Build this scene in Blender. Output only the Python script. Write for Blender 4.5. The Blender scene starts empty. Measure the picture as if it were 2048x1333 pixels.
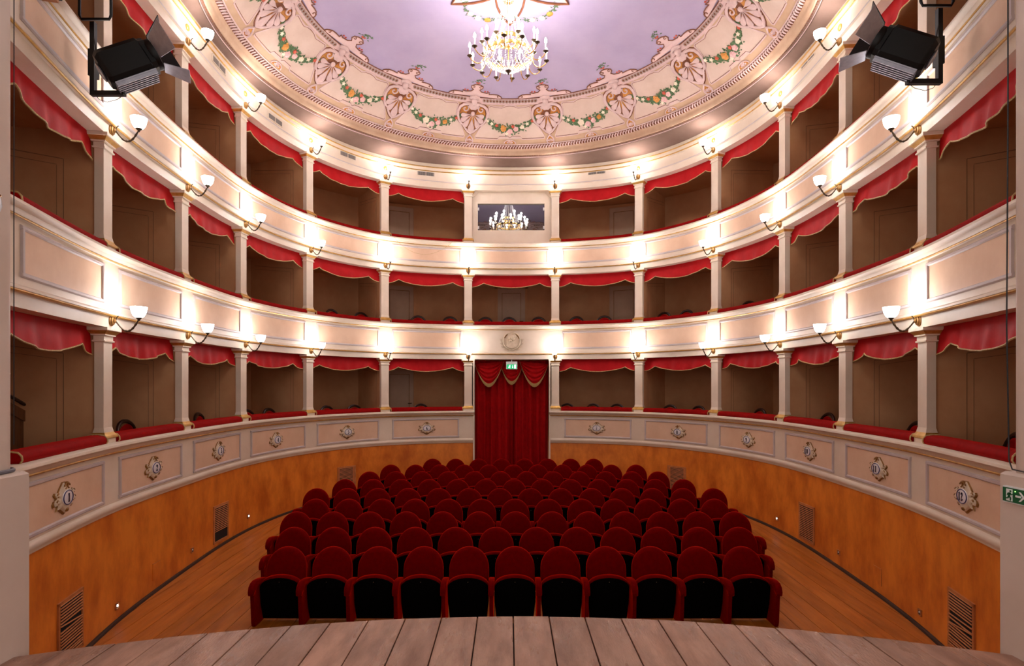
import bpy, math, random
import numpy as np
from mathutils import Vector, Matrix

scene = bpy.context.scene
COL = scene.collection
rnd = random.Random(7)
PI = math.pi

# ------------------------------------------------------------------ camera, world, exposure
CAMX, CAMZ = -0.07, 2.80
cam_data = bpy.data.cameras.new('camera')
cam_data.sensor_width = 36.0
cam_data.lens = 1165.0 / 2048.0 * 36.0
cam_data.shift_x = 6.0 / 2048.0
cam_data.shift_y = 103.5 / 2048.0
cam_data.clip_start = 0.05
cam = bpy.data.objects.new('camera', cam_data)
COL.objects.link(cam)
cam.location = (CAMX, 0.0, CAMZ)
cam.rotation_euler = (PI / 2, 0, 0)
scene.camera = cam

world = bpy.data.worlds.new('stage_side_fill')  # even background glow added as fill from the stage opening
scene.world = world
world.use_nodes = True
bg = world.node_tree.nodes['Background']
bg.inputs[0].default_value = (1.0, 0.93, 0.88, 1)
bg.inputs[1].default_value = 0.36

scene.view_settings.view_transform = 'Standard'
scene.view_settings.look = 'None'
scene.view_settings.exposure = 1.55
scene.view_settings.gamma = 1.0
scene.view_settings.use_curve_mapping = False

LAMP_W = 2.6          # one wall sconce
CANDLE_W = 3.1        # one chandelier bulb

# ------------------------------------------------------------------ materials
def S(r, g, b):
    def f(c):
        c /= 255.0
        return c / 12.92 if c <= 0.04045 else ((c + 0.055) / 1.055) ** 2.4
    return (f(r), f(g), f(b), 1.0)

def mat(name, col, rough=0.6, metal=0.0, col2=None, nscale=3.0, namt=1.0, stretch=(1, 1, 1), bump=0.0,
        bscale=40.0, sheen=0.0, sheen_tint=(1, 1, 1, 1), emit=None, estr=0.0, spec=0.5, detail=6.0, ior=None,
        rough2=None, rand=0.0, coat=0.0, contrast=(0.35, 0.65), sample=None):
    m = bpy.data.materials.new(name)
    m.use_nodes = True
    nt = m.node_tree
    b = nt.nodes['Principled BSDF']
    b.inputs['Base Color'].default_value = col
    b.inputs['Roughness'].default_value = rough
    b.inputs['Metallic'].default_value = metal
    b.inputs['Specular IOR Level'].default_value = spec
    b.inputs['Coat Weight'].default_value = coat
    if ior: b.inputs['IOR'].default_value = ior
    if sheen:
        b.inputs['Sheen Weight'].default_value = sheen
        b.inputs['Sheen Tint'].default_value = sheen_tint
        b.inputs['Sheen Roughness'].default_value = 0.35
    if emit:
        b.inputs['Emission Color'].default_value = emit
        b.inputs['Emission Strength'].default_value = estr
    if sample: m.cycles.emission_sampling = sample
    geo = None
    def pos():
        nonlocal geo
        if geo is None:
            g = nt.nodes.new('ShaderNodeNewGeometry')
            mp = nt.nodes.new('ShaderNodeMapping')
            mp.inputs['Scale'].default_value = stretch
            nt.links.new(g.outputs['Position'], mp.inputs['Vector'])
            geo = mp
        return geo.outputs['Vector']
    if col2 is not None:
        n = nt.nodes.new('ShaderNodeTexNoise')
        n.inputs['Scale'].default_value = nscale
        n.inputs['Detail'].default_value = detail
        n.inputs['Roughness'].default_value = 0.62
        nt.links.new(pos(), n.inputs['Vector'])
        r = nt.nodes.new('ShaderNodeValToRGB')
        r.color_ramp.elements[0].position, r.color_ramp.elements[1].position = contrast
        r.color_ramp.elements[0].color = col
        r.color_ramp.elements[1].color = col2
        nt.links.new(n.outputs['Fac'], r.inputs['Fac'])
        out = r.outputs['Color']
        if rand:
            oi = nt.nodes.new('ShaderNodeObjectInfo')
            mr = nt.nodes.new('ShaderNodeMapRange')
            mr.inputs['To Min'].default_value = 1 - rand
            mr.inputs['To Max'].default_value = 1 + rand
            nt.links.new(oi.outputs['Random'], mr.inputs['Value'])
            mx = nt.nodes.new('ShaderNodeVectorMath'); mx.operation = 'SCALE'
            nt.links.new(out, mx.inputs[0]); nt.links.new(mr.outputs['Result'], mx.inputs['Scale'])
            out = mx.outputs[0]
        nt.links.new(out, b.inputs['Base Color'])
        if rough2 is not None:
            n2 = nt.nodes.new('ShaderNodeTexNoise')
            n2.inputs['Scale'].default_value = nscale * 0.55
            n2.inputs['Detail'].default_value = 8
            nt.links.new(pos(), n2.inputs['Vector'])
            mr2 = nt.nodes.new('ShaderNodeMapRange')
            mr2.inputs['From Min'].default_value = 0.38; mr2.inputs['From Max'].default_value = 0.62
            mr2.inputs['To Min'].default_value = rough; mr2.inputs['To Max'].default_value = rough2
            nt.links.new(n2.outputs['Fac'], mr2.inputs['Value'])
            nt.links.new(mr2.outputs['Result'], b.inputs['Roughness'])
    if bump:
        n3 = nt.nodes.new('ShaderNodeTexNoise')
        n3.inputs['Scale'].default_value = bscale
        n3.inputs['Detail'].default_value = 5
        nt.links.new(pos(), n3.inputs['Vector'])
        bp = nt.nodes.new('ShaderNodeBump')
        bp.inputs['Strength'].default_value = bump
        bp.inputs['Distance'].default_value = 0.01
        nt.links.new(n3.outputs['Fac'], bp.inputs['Height'])
        nt.links.new(bp.outputs['Normal'], b.inputs['Normal'])
    return m

M = {}
M['cream'] = mat('cream_paint', S(230, 214, 194), 0.5, col2=S(220, 201, 179), nscale=1.6, bump=0.08, bscale=30)
M['peach'] = mat('peach_panel_paint', S(230, 196, 166), 0.55, col2=S(220, 182, 150), nscale=2.2, bump=0.08, bscale=30)
M['lilac'] = mat('grey_lilac_moulding', S(204, 190, 188), 0.5, col2=S(192, 178, 176), nscale=4)
M['gold'] = mat('gilding', S(214, 168, 88), 0.35, metal=0.55, col2=S(186, 136, 60), nscale=9)
M['ochre'] = mat('ochre_marbled_plaster', S(230, 136, 44), 0.45, col2=S(186, 92, 18), nscale=2.8, detail=10,
                 stretch=(1, 1, 0.55), contrast=(0.38, 0.66), bump=0.1, bscale=12)
M['interior'] = mat('box_interior_plaster', S(214, 162, 116), 0.75, col2=S(200, 144, 98), nscale=1.4)
M['interior_line'] = mat('painted_brown_line', S(150, 108, 74), 0.7)
M['pillar'] = mat('proscenium_paint', S(208, 188, 174), 0.55, col2=S(198, 176, 160), nscale=1.2)
M['velvet'] = mat('red_velvet', S(150, 4, 4), 0.75, col2=S(132, 2, 3), nscale=14, sheen=0.4,
                  sheen_tint=S(245, 40, 20), spec=0.08)
M['seat_velvet'] = mat('dark_red_seat_velvet', S(112, 0, 1), 0.85, col2=S(98, 0, 1), nscale=20, sheen=1.0,
                       sheen_tint=S(255, 40, 0), spec=0.03)
M['cloth'] = mat('red_valance_cloth', S(184, 18, 24), 0.62, col2=S(168, 12, 18), nscale=6, sheen=0.12,
                 sheen_tint=S(240, 60, 50), spec=0.15)
M['black'] = mat('black_moulded_shell', S(4, 3, 3), 0.8, spec=0.03)
M['blackmetal'] = mat('black_painted_metal', S(7, 7, 8), 0.45, col2=S(11, 11, 12), nscale=30, spec=0.3)
M['alu'] = mat('bare_aluminium', S(176, 176, 186), 0.35, metal=0.8, col2=S(160, 160, 172), nscale=20)
M['stage'] = mat('worn_stage_board', S(176, 132, 110), 0.20, col2=S(138, 98, 80), nscale=2.2, stretch=(4, 1.0, 1),
                 detail=14, rough2=0.52, rand=0.12, bump=0.28, bscale=26, contrast=(0.36, 0.64), spec=0.45)
M['joint'] = mat('dark_floor_gap', S(28, 18, 12), 0.9)
M['floorwood'] = mat('varnished_stall_board', S(196, 116, 40), 0.3, col2=S(156, 84, 24), nscale=2.0,
                     stretch=(6, 0.7, 1), detail=10, rough2=0.55, rand=0.10, contrast=(0.3, 0.7), spec=0.4)
M['walnut'] = mat('dark_polished_wood', S(58, 30, 20), 0.3, col2=S(40, 20, 14), nscale=12)
M['ventwood'] = mat('light_wood_slat', S(196, 124, 70), 0.5, col2=S(176, 106, 56), nscale=10)
M['bronze'] = mat('aged_bronze', S(96, 80, 62), 0.4, metal=0.7, col2=S(70, 56, 42), nscale=20)
M['brass'] = mat('polished_brass', S(212, 170, 100), 0.25, metal=0.9, col2=S(190, 146, 80), nscale=15)
M['shade'] = mat('lit_opal_glass', S(250, 248, 245), 0.3, emit=(1, 0.965, 0.97, 1), estr=9.5)
M['bulb'] = mat('lit_candle_bulb', S(255, 250, 240), 0.3, emit=(1, 0.95, 0.88, 1), estr=25.0, sample='NONE')
M['candle'] = mat('white_candle_tube', S(246, 242, 234), 0.4, col2=S(240, 234, 224), nscale=30)
M['crystal'] = mat('cut_crystal', S(245, 245, 250), 0.08, col2=S(232, 234, 244), nscale=40, spec=0.9, ior=1.8)
M['lavender'] = mat('lavender_ceiling_paint', S(182, 167, 196), 0.85, col2=S(170, 155, 188), nscale=0.8)
M['frieze'] = mat('cove_beige_paint', S(218, 194, 180), 0.8, col2=S(208, 182, 166), nscale=2.4)
M['guilloche'] = mat('grey_guilloche_paint', S(184, 162, 154), 0.8, col2=S(170, 148, 140), nscale=9, spec=0.2)
M['covetan'] = mat('cove_ground_paint', S(204, 172, 142), 0.8, col2=S(192, 158, 128), nscale=3, spec=0.2)
M['friezetan'] = mat('cove_tan_paint', S(196, 166, 140), 0.9, col2=S(182, 150, 124), nscale=3, spec=0.08)
M['cornice'] = mat('cornice_taupe_paint', S(130, 106, 94), 0.95, col2=S(120, 96, 85), nscale=2, spec=0.08)
M['pinkband'] = mat('pink_border_paint', S(224, 194, 190), 0.6, col2=S(216, 184, 182), nscale=3)
M['pinkrelief'] = mat('rose_white_relief_paint', S(220, 192, 188), 0.6, col2=S(206, 176, 172), nscale=8)
M['brown'] = mat('painted_brown_outline', S(134, 80, 48), 0.6, col2=S(118, 66, 38), nscale=10)
M['amber'] = mat('painted_amber_ground', S(206, 146, 60), 0.55, col2=S(178, 104, 40), nscale=8)
M['leafgreen'] = mat('painted_leaf_green', S(98, 128, 84), 0.7, col2=S(62, 92, 58), nscale=30)
M['twig'] = mat('painted_twig_brown', S(172, 138, 108), 0.7, col2=S(158, 120, 90), nscale=30)
M['rosepink'] = mat('painted_rose_pink', S(240, 206, 202), 0.6, col2=S(222, 160, 160), nscale=40)
M['roseorange'] = mat('painted_rose_orange', S(224, 160, 76), 0.6, col2=S(206, 130, 56), nscale=40)
M['rosered'] = mat('painted_flower_red', S(214, 98, 70), 0.6, col2=S(196, 78, 56), nscale=40)
M['rosecream'] = mat('painted_flower_cream', S(246, 236, 216), 0.6, col2=S(234, 214, 186), nscale=40)
M['plaster'] = mat('moulded_plaster', S(226, 208, 182), 0.6, col2=S(208, 188, 160), nscale=14)
M['enamel'] = mat('white_enamel', S(236, 232, 232), 0.2, col2=S(228, 222, 224), nscale=10)
M['blueink'] = mat('dark_blue_enamel', S(32, 26, 92), 0.3)
M['numblack'] = mat('blue_black_enamel', S(16, 14, 46), 0.3)
M['oldgold'] = mat('tarnished_gilding', S(164, 118, 56), 0.45, metal=0.4, col2=S(126, 84, 36), nscale=14)
M['curtain'] = mat('crimson_stage_velvet', S(160, 5, 8), 0.8, col2=S(140, 3, 6), nscale=10, sheen=0.3,
                   sheen_tint=S(230, 40, 30), spec=0.1)
M['fringe'] = mat('gold_bullion_fringe', S(206, 176, 122), 0.6, col2=S(170, 134, 80), nscale=60)
M['door'] = mat('door_paint', S(206, 176, 150), 0.55, col2=S(196, 164, 138), nscale=3)
M['dark_room_glass'] = mat('window_glass_painted_room_dark', S(10, 13, 20), 0.02, spec=0.9, ior=2.1)  # opaque; the dark of the unlit room behind is put into the colour
M['whiteplastic'] = mat('white_plastic', S(232, 232, 232), 0.4, col2=S(222, 222, 222), nscale=10)
M['exitgreen'] = mat('exit_sign_green', S(10, 130, 80), 0.4, emit=S(10, 150, 90), estr=0.5)
M['exitgreenoff'] = mat('exit_sign_dark_green', S(14, 92, 52), 0.4, col2=S(10, 84, 46), nscale=8)
M['exitwhite'] = mat('exit_sign_white', S(235, 245, 240), 0.4, emit=S(220, 255, 240), estr=0.6)
M['signwhite'] = mat('sign_white', S(226, 226, 222), 0.4)
M['led'] = mat('cool_led', S(240, 248, 255), 0.3, emit=(0.75, 0.88, 1, 1), estr=3.0)
M['ledgreen'] = mat('green_pilot_led', S(90, 255, 60), 0.3, emit=(0.2, 1, 0.1, 1), estr=3.0)
M['ventgrey'] = mat('grey_air_grille', S(150, 140, 132), 0.5, col2=S(140, 130, 122), nscale=12)
M['ventshade'] = mat('painted_opening_shade', S(22, 18, 16), 0.9)  # near-black plates: shade inside vents and step lights put into the colour
M['baseboard'] = mat('dark_skirting', S(58, 34, 22), 0.5, col2=S(46, 26, 16), nscale=5)
M['rubber'] = mat('black_cable_rubber', S(22, 20, 22), 0.55)
M['greycable'] = mat('grey_cable_sheath', S(104, 100, 108), 0.5)
M['yellow'] = mat('yellow_tape', S(220, 180, 20), 0.6)
M['oldwood'] = mat('plain_stair_wood', S(120, 74, 40), 0.6, col2=S(96, 56, 28), nscale=4, stretch=(8, 8, 0.7))

# ------------------------------------------------------------------ mesh helpers
class MB:
    def __init__(self, mtx=None):
        self.v, self.f, self.M = [], [], mtx
    def add(self, vs, fs):
        o = len(self.v)
        if self.M is not None:
            vs = [self.M @ Vector(p) for p in vs]
        self.v += [tuple(p) for p in vs]
        self.f += [tuple(i + o for i in f) for f in fs]
        return self
    def box(self, c, s, rot=None):
        x, y, z = s[0] / 2, s[1] / 2, s[2] / 2
        p = [Vector((a * x, b * y, d * z)) for a in (-1, 1) for b in (-1, 1) for d in (-1, 1)]
        if rot is not None: p = [rot @ q for q in p]
        c = Vector(c)
        return self.add([q + c for q in p], [(0, 1, 3, 2), (4, 6, 7, 5), (0, 4, 5, 1), (2, 3, 7, 6), (0, 2, 6, 4), (1, 5, 7, 3)])
    def loft(self, rings, closed=True, caps=True):
        n, vs, fs = len(rings[0]), [], []
        for r in rings: vs += list(r)
        for i in range(len(rings) - 1):
            for j in range(n if closed else n - 1):
                k = (j + 1) % n
                fs.append((i * n + j, i * n + k, (i + 1) * n + k, (i + 1) * n + j))
        if caps:
            fs.append(tuple(range(n - 1, -1, -1)))
            b = (len(rings) - 1) * n
            fs.append(tuple(range(b, b + n)))
        return self.add(vs, fs)
    def tube(self, path, r, n=8, caps=True):
        path = [Vector(p) for p in path]
        L = len(path); rings = []
        up = Vector((0, 0, 1))
        prev = None
        for i, p in enumerate(path):
            t = (path[min(i + 1, L - 1)] - path[max(i - 1, 0)])
            if t.length < 1e-9: t = Vector((0, 0, 1))
            t.normalize()
            if prev is None:
                a = up if abs(t.z) < 0.9 else Vector((1, 0, 0))
                u = a.cross(t).normalized()
            else:
                u = (prev - t * prev.dot(t))
                u = u.normalized() if u.length > 1e-6 else t.orthogonal().normalized()
            prev = u
            w = t.cross(u)
            rr = r[i] if isinstance(r, (list, tuple)) else r
            rings.append([p + (u * math.cos(2 * PI * k / n) + w * math.sin(2 * PI * k / n)) * rr for k in range(n)])
        return self.loft(rings, True, caps)
    def lathe(self, prof, n=16, c=(0, 0, 0), caps=True, axis='z', sx=1.0, sy=1.0):
        rings = []
        for r, z in prof:
            ring = []
            for k in range(n):
                a = 2 * PI * k / n
                x, y = r * math.cos(a) * sx, r * math.sin(a) * sy
                if axis == 'z': q = (x + c[0], y + c[1], z + c[2])
                elif axis == 'y': q = (x + c[0], z + c[1], y + c[2])
                else: q = (z + c[0], x + c[1], y + c[2])
                ring.append(q)
            rings.append(ring)
        return self.loft(rings, True, caps)
    def ball(self, c, r, n=10, m=6):
        rx, ry, rz = (r, r, r) if not isinstance(r, (tuple, list)) else r
        rings = []
        for i in range(m + 1):
            a = -PI / 2 + PI * i / m
            q = max(math.cos(a), 0.02)
            rings.append([(c[0] + rx * q * math.cos(2 * PI * k / n), c[1] + ry * q * math.sin(2 * PI * k / n), c[2] + rz * math.sin(a)) for k in range(n)])
        return self.loft(rings, True, True)
    def prism(self, poly, y0, y1):            # outline in x,z extruded along y
        return self.loft([[(p[0], y0, p[1]) for p in poly], [(p[0], y1, p[1]) for p in poly]])
    def prismx(self, poly, x0, x1):           # outline in y,z extruded along x
        return self.loft([[(x0, p[0], p[1]) for p in poly], [(x1, p[0], p[1]) for p in poly]])
    def mesh(self, name, m, smooth=True, angle=38):
        me = bpy.data.meshes.new(name)
        me.from_pydata(self.v, [], self.f)
        me.materials.append(M[m] if isinstance(m, str) else m)
        if smooth:
            me.shade_smooth()
            me.set_sharp_from_angle(angle=math.radians(angle))
        me.update()
        return me
    def build(self, name, m, parent=None, world=False, smooth=True, angle=38, label=None):
        if world and parent is not None:
            inv = parent.matrix_basis.inverted()
            self.v = [tuple(inv @ Vector(p)) for p in self.v]
        o = bpy.data.objects.new(name, self.mesh(name, m, smooth, angle))
        COL.objects.link(o)
        o.parent = parent
        if label: o['label'] = label
        return o

def tag(o, label=None, cat=None, group=None, kind=None):
    if label: o['label'] = label
    if cat: o['category'] = cat
    if group: o['group'] = group
    if kind: o['kind'] = kind
    return o

def thing(name, label, cat, mtx=None, group=None):
    o = bpy.data.objects.new(name, None)
    o.empty_display_size = 0.1
    if mtx is not None: o.matrix_basis = mtx
    COL.objects.link(o)
    return tag(o, label, cat, group)

def copy_tree(o, parent=None, mtx=None, label=None):
    c = o.copy(); COL.objects.link(c); c.parent = parent
    if mtx is not None: c.matrix_basis = mtx
    if label: c['label'] = label
    for ch in list(o.children): copy_tree(ch, c)
    return c

def struct(o, label=None):
    o['kind'] = 'structure'
    if label: o['label'] = label
    return o

def loc(x, y, z, rz=0.0):
    return Matrix.Translation((x, y, z)) @ Matrix.Rotation(rz, 4, 'Z')

# ------------------------------------------------------------------ plan of the auditorium (horseshoe)
HALF = [(1.134, 15.10), (3.173, 14.41), (4.49, 12.72), (5.01, 10.65), (4.98, 8.66), (4.775, 6.685), (4.30, 4.75), (3.99, 3.55)]
K = [(-x, y) for x, y in reversed(HALF)] + HALF
def natural_spline(t, y):
    n = len(t); A = np.zeros((n, n)); B = np.zeros(n); h = np.diff(t)
    A[0, 0] = A[-1, -1] = 1
    for i in range(1, n - 1):
        A[i, i - 1], A[i, i], A[i, i + 1] = h[i - 1], 2 * (h[i - 1] + h[i]), h[i]
        B[i] = 6 * ((y[i + 1] - y[i]) / h[i] - (y[i] - y[i - 1]) / h[i - 1])
    m = np.linalg.solve(A, B)
    def ev(x):
        i = np.clip(np.searchsorted(t, x) - 1, 0, n - 2); d = h[i]; a = (t[i + 1] - x) / d; b = (x - t[i]) / d
        return a * y[i] + b * y[i + 1] + ((a ** 3 - a) * m[i] + (b ** 3 - b) * m[i + 1]) * d * d / 6
    return ev
kx = np.array([p[0] for p in K]); ky = np.array([p[1] for p in K])
kt = np.concatenate([[0], np.cumsum(np.hypot(np.diff(kx), np.diff(ky)))])
sx_, sy_ = natural_spline(kt, kx), natural_spline(kt, ky)
tt = np.linspace(0, kt[-1], 3001)
cxs, cys = sx_(tt), sy_(tt)
arc = np.concatenate([[0], np.cumsum(np.hypot(np.diff(cxs), np.diff(cys)))])
SEND = float(arc[-1])
SK = [float(np.interp(t, tt, arc)) for t in kt]      # arc length at the knots; SK[1]=c0 ... SK[2]=c1 ...
S_ = {j: SK[j + 1] for j in range(0, 14)}             # column j -> s, 1..12 visible, 0 and 13 behind the pillars
SMID = 0.5 * (S_[6] + S_[7])

def pt(s):
    return float(np.interp(s, arc, cxs)), float(np.interp(s, arc, cys))
def tangent(s):
    e = 0.06
    a, b = pt(max(s - e, 0)), pt(min(s + e, SEND))
    d = Vector((b[0] - a[0], b[1] - a[1])); d.normalize()
    return d
def at(s, off=0.0, z=0.0):
    x, y = pt(s); t = tangent(s)
    return Vector((x - t.y * off, y + t.x * off, z))
def fr(s, off=0.0, z=0.0):          # local frame: x to the right along the wall, y outwards, z up
    t = tangent(s)
    return Matrix.Translation(at(s, off, z)) @ Matrix.Rotation(math.atan2(t.y, t.x), 4, 'Z')

def floor_z(y):
    return 0.028 * (y - 7.0)

def sweep(mb, prof, s0, s1, n, closed=False, zf=None, caps=True):
    rings = []
    for i in range(n + 1):
        s = s0 + (s1 - s0) * i / n
        r = []
        for off, z in prof:
            p = at(s, off, z)
            if zf: p.z = zf(p, z)
            r.append(p)
        rings.append(r)
    return mb.loft(rings, closed, closed and caps)

# heights of the three tiers
T = {1: dict(sill=2.13, lint=3.455, floor=1.36),
     2: dict(sill=4.335, lint=5.65, floor=3.70),
     3: dict(sill=6.455, lint=7.82, floor=5.90)}
NSEG = 150
# ------------------------------------------------------------------ large structure: parapets, boxes, dado
TW = {1: 'ground-tier', 2: 'middle-tier', 3: 'top-tier'}
def box_name(b):
    return 'the centre box' if b == 'c' else 'plate %d' % b
BOXES = {}
for b in range(1, 7): BOXES[b] = (S_[b - 1], S_[b])
BOXES['c'] = (S_[6], S_[7])
for b in range(7, 13): BOXES[b] = (S_[b], S_[b + 1])

def rail_prof(zs):
    return [(0.14, zs), (-0.20, zs), (-0.225, zs - 0.015), (-0.23, zs - 0.04), (-0.21, zs - 0.06), (-0.18, zs - 0.07),
            (-0.165, zs - 0.10), (-0.13, zs - 0.125), (-0.12, zs - 0.13)]

def line_sweep(name, off, z, r, m, s0, s1, parent, n=NSEG):
    p = [(off + r * math.cos(a), z + r * math.sin(a)) for a in [2 * PI * k / 6 for k in range(6)]]
    mb = MB(); sweep(mb, p, s0, s1, n, True)
    return mb.build(name, m, parent)

def panel(parent, s0, s1, z0, z1, off):
    """flat painted field with a raised moulding round it"""
    n = 14
    p = MB(); sweep(p, [(off - 0.004, z0), (off - 0.004, z1), (off + 0.02, z1), (off + 0.02, z0)], s0, s1, n, True)
    po = p.build('panel', 'peach', parent)
    f = MB(); w = 0.022
    for zc in (z0, z1):
        sweep(f, [(off - 0.022, zc - w / 2), (off - 0.022, zc + w / 2), (off - 0.008, zc + w), (off + 0.01, zc + w), (off + 0.01, zc - w), (off - 0.008, zc - w)], s0 - w, s1 + w, n, True)
    for sc in (s0, s1):
        f.M = fr(sc, off - 0.006, (z0 + z1) / 2)
        f.box((0, 0, 0), (0.03, 0.034, z1 - z0 + 0.02))
        f.M = None
    f.build('frame', 'lilac', po)
    return po

# --- lower wall: ochre dado and the numbered parapet
GAP = 0.155           # half width of a column pedestal at the doorway
LOW = [(0.0, S_[6] + GAP - 0.0), (S_[7] - GAP, SEND)]
def dado_z(p, z):
    return z if z > 0.5 else floor_z(p.y) + z
mb = MB()
for s0, s1 in LOW:
    sweep(mb, [(-0.10, -0.10), (-0.10, 1.34), (0.02, 1.34), (0.02, -0.10)], s0, s1, 80, True, zf=dado_z)
wall_lower = struct(mb.build('wall_lower', 'ochre'), 'ochre marbled dado wall curving round the stalls')
mb = MB()
zs = T[1]['sill']
for s0, s1 in LOW:
    sweep(mb, [(0.14, 1.30), (0.14, zs)] + rail_prof(zs)[1:] + [(-0.12, 1.425), (-0.14, 1.41), (-0.15, 1.385), (-0.145, 1.355), (-0.125, 1.335), (-0.12, 1.31), (-0.1, 1.30)], s0, s1, 80, True)
mb.build('parapet', 'cream', wall_lower)
for s0, s1 in LOW:
    line_sweep('gilded_line', -0.150, zs - 0.118, 0.012, 'gold', s0, s1, wall_lower, 80)
for b in list(range(1, 13)):
    a, c = BOXES[b]
    m0 = 0.20 if b not in (7,) else 0.26
    m1 = 0.20 if b not in (6,) else 0.26
    panel(wall_lower, a + m0, c - m1, 1.475, 1.925, -0.12)
# skirting cable
mb = MB()
for s0, s1 in LOW:
    sweep(mb, [(-0.135, -0.02), (-0.135, 0.02), (-0.125, 0.034), (-0.10, 0.036), (-0.10, -0.02)], s0, s1, 80, True, zf=dado_z)
struct(mb.build('baseboard_lower', 'baseboard'), 'dark cable-like skirting at the foot of the ochre wall')

# --- tier fronts
def tier_front(k, name, label):
    zs, zl = T[k]['sill'], T[k - 1]['lint']
    prof = [(0.14, zl), (0.14, zs)] + rail_prof(zs)[1:] + [(-0.12, zl + 0.195), (-0.145, zl + 0.19), (-0.17, zl + 0.17), (-0.172, zl + 0.15),
            (-0.15, zl + 0.13), (-0.125, zl + 0.12), (-0.12, zl)]
    mb = MB(); sweep(mb, prof, 0, SEND, NSEG, True)
    w = struct(mb.build(name, 'cream'), label)
    line_sweep('gilded_line', -0.152, zs - 0.118, 0.010, 'gold', 0, SEND, w)
    line_sweep('gilded_line', -0.160, zl + 0.133, 0.013, 'gold', 0, SEND, w)
    for b, (a, c) in BOXES.items():
        if k == 2 and b == 'c': continue
        panel(w, a + 0.20, c - 0.20, zl + 0.285, zs - 0.19, -0.12)
    return w
wall_middle = tier_front(2, 'wall_middle', 'cream middle balcony front with painted panels')
wall_upper = tier_front(3, 'wall_upper', 'cream upper balcony front with painted panels')

# --- frieze above the top tier
zl = T[3]['lint']
ZTOP = 8.43
prof = [(0.14, zl), (0.14, ZTOP), (-0.10, ZTOP), (-0.115, ZTOP - 0.04), (-0.15, ZTOP - 0.12), (-0.155, 8.215), (-0.13, 8.20), (-0.12, 8.19),
        (-0.12, zl + 0.165), (-0.14, zl + 0.155), (-0.145, zl + 0.135), (-0.125, zl + 0.12), (-0.12, zl)]
mb = MB(); sweep(mb, prof, 0, SEND, NSEG, True)
wall_top = struct(mb.build('wall_top', 'cream'), 'cream frieze above the top tier of boxes')
line_sweep('gilded_line', -0.152, 8.215, 0.012, 'gold', 0, SEND, wall_top)
line_sweep('gilded_line', -0.156, 8.315, 0.012, 'gold', 0, SEND, wall_top)
line_sweep('moulding', -0.142, zl + 0.147, 0.012, 'lilac', 0, SEND, wall_top)
for j in range(1, 13):
    f = MB(fr(S_[j], -0.125, 8.12)); f.lathe([(0.05, 0.01), (0.05, -0.012), (0.035, -0.02), (0.01, -0.026)], 14, axis='y')
    f.build('rosette', 'gold', wall_top)

# --- box interiors
BD = 1.62
for k in (1, 2, 3):
    fz, cz = T[k]['floor'], T[k]['lint'] + 0.03
    side = {1: 'lower', 2: 'middle', 3: 'upper'}[k]
    mb = MB(); sweep(mb, [(BD, fz - 0.1), (BD, cz + 0.1), (BD + 0.08, cz + 0.1), (BD + 0.08, fz - 0.1)], 0, SEND, NSEG, True)
    wb = struct(mb.build('wall_box_' + side, 'interior'), 'tan back wall of the %s boxes' % TW[k])
    mb = MB()
    for sa_, sb_ in (LOW if k == 1 else [(0, SEND)]):
        sweep(mb, [(0.10, fz - 0.06), (0.10, fz), (BD + 0.02, fz), (BD + 0.02, fz - 0.06)], sa_, sb_, NSEG // 2, True)
    struct(mb.build('floor_box_' + side, 'oldwood'), 'floor of the %s boxes' % TW[k])
    mb = MB(); sweep(mb, [(0.06, cz), (0.06, cz + 0.06), (BD + 0.02, cz + 0.06), (BD + 0.02, cz)], 0, SEND, NSEG, True)
    struct(mb.build('ceiling_box_' + side, 'interior'), 'tan ceiling of the %s boxes' % TW[k])
    for j in range(0, 14):
        p = MB(fr(S_[j], 0, 0)); p.box((0, BD / 2, (fz + cz) / 2), (0.09, BD, cz - fz + 0.02))
        po = p.build('partition', 'interior', wb)
        l = MB(fr(S_[j], 0, 0))
        for sgn in (-1, 1):
            x = sgn * 0.0465
            for d, w in ((0.0, 0.008), (0.07, 0.005)):
                y0, y1, z0, z1 = 0.34 + d, BD - 0.12, fz + 0.1, cz - 0.33 - d
                l.box((x, y0, (z0 + z1) / 2), (0.005, w, z1 - z0))
                rot = Matrix.Rotation(0.14, 3, 'X')
                l.box((x, (y0 + y1) / 2, z1 + 0.085), (0.005, (y1 - y0) * 1.01, w), rot)
        l.build('panel_line', 'interior_line', po)

# --- doors at the back of the boxes
def door(s, k, n):
    fz = T[k]['floor']
    m = fr(s, BD - 0.012, fz)
    d = MB(m); d.box((0, 0, 0.93), (0.80, 0.03, 1.86))
    o = struct(d.build('door_%d' % n, 'door'))
    f = MB(m)
    for x in (-0.43, 0.43): f.box((x, -0.008, 0.95), (0.07, 0.05, 1.92))
    f.box((0, -0.008, 1.895), (0.93, 0.05, 0.07)); f.build('door_frame', 'interior', o)
    g = MB(m)
    for x in (-0.27, 0.27): g.box((x, -0.02, 0.98), (0.012, 0.012, 1.5))
    for z in (0.23, 1.73): g.box((0, -0.02, z), (0.55, 0.012, 0.012))
    g.build('door_moulding', 'oldgold', o)
    h = MB(m); h.tube([(0.33, -0.02, 0.92), (0.33, -0.06, 0.92), (0.23, -0.065, 0.92)], 0.012, 6); h.build('handle', 'bronze', o)
    return o
dn = 1
for k in (1, 2, 3):
    for b, fx in ((4, 0.5), (5, 0.30), (6, 0.34), (7, 0.66), (8, 0.70), (9, 0.5), (2, 0.5), (3, 0.5), (10, 0.5), (11, 0.5)):
        if k == 1 and b == 7: continue
        a, c = BOXES[b]
        door(a + (c - a) * fx, k, dn); dn += 1
door(SMID, 2, dn); dn += 1

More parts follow.
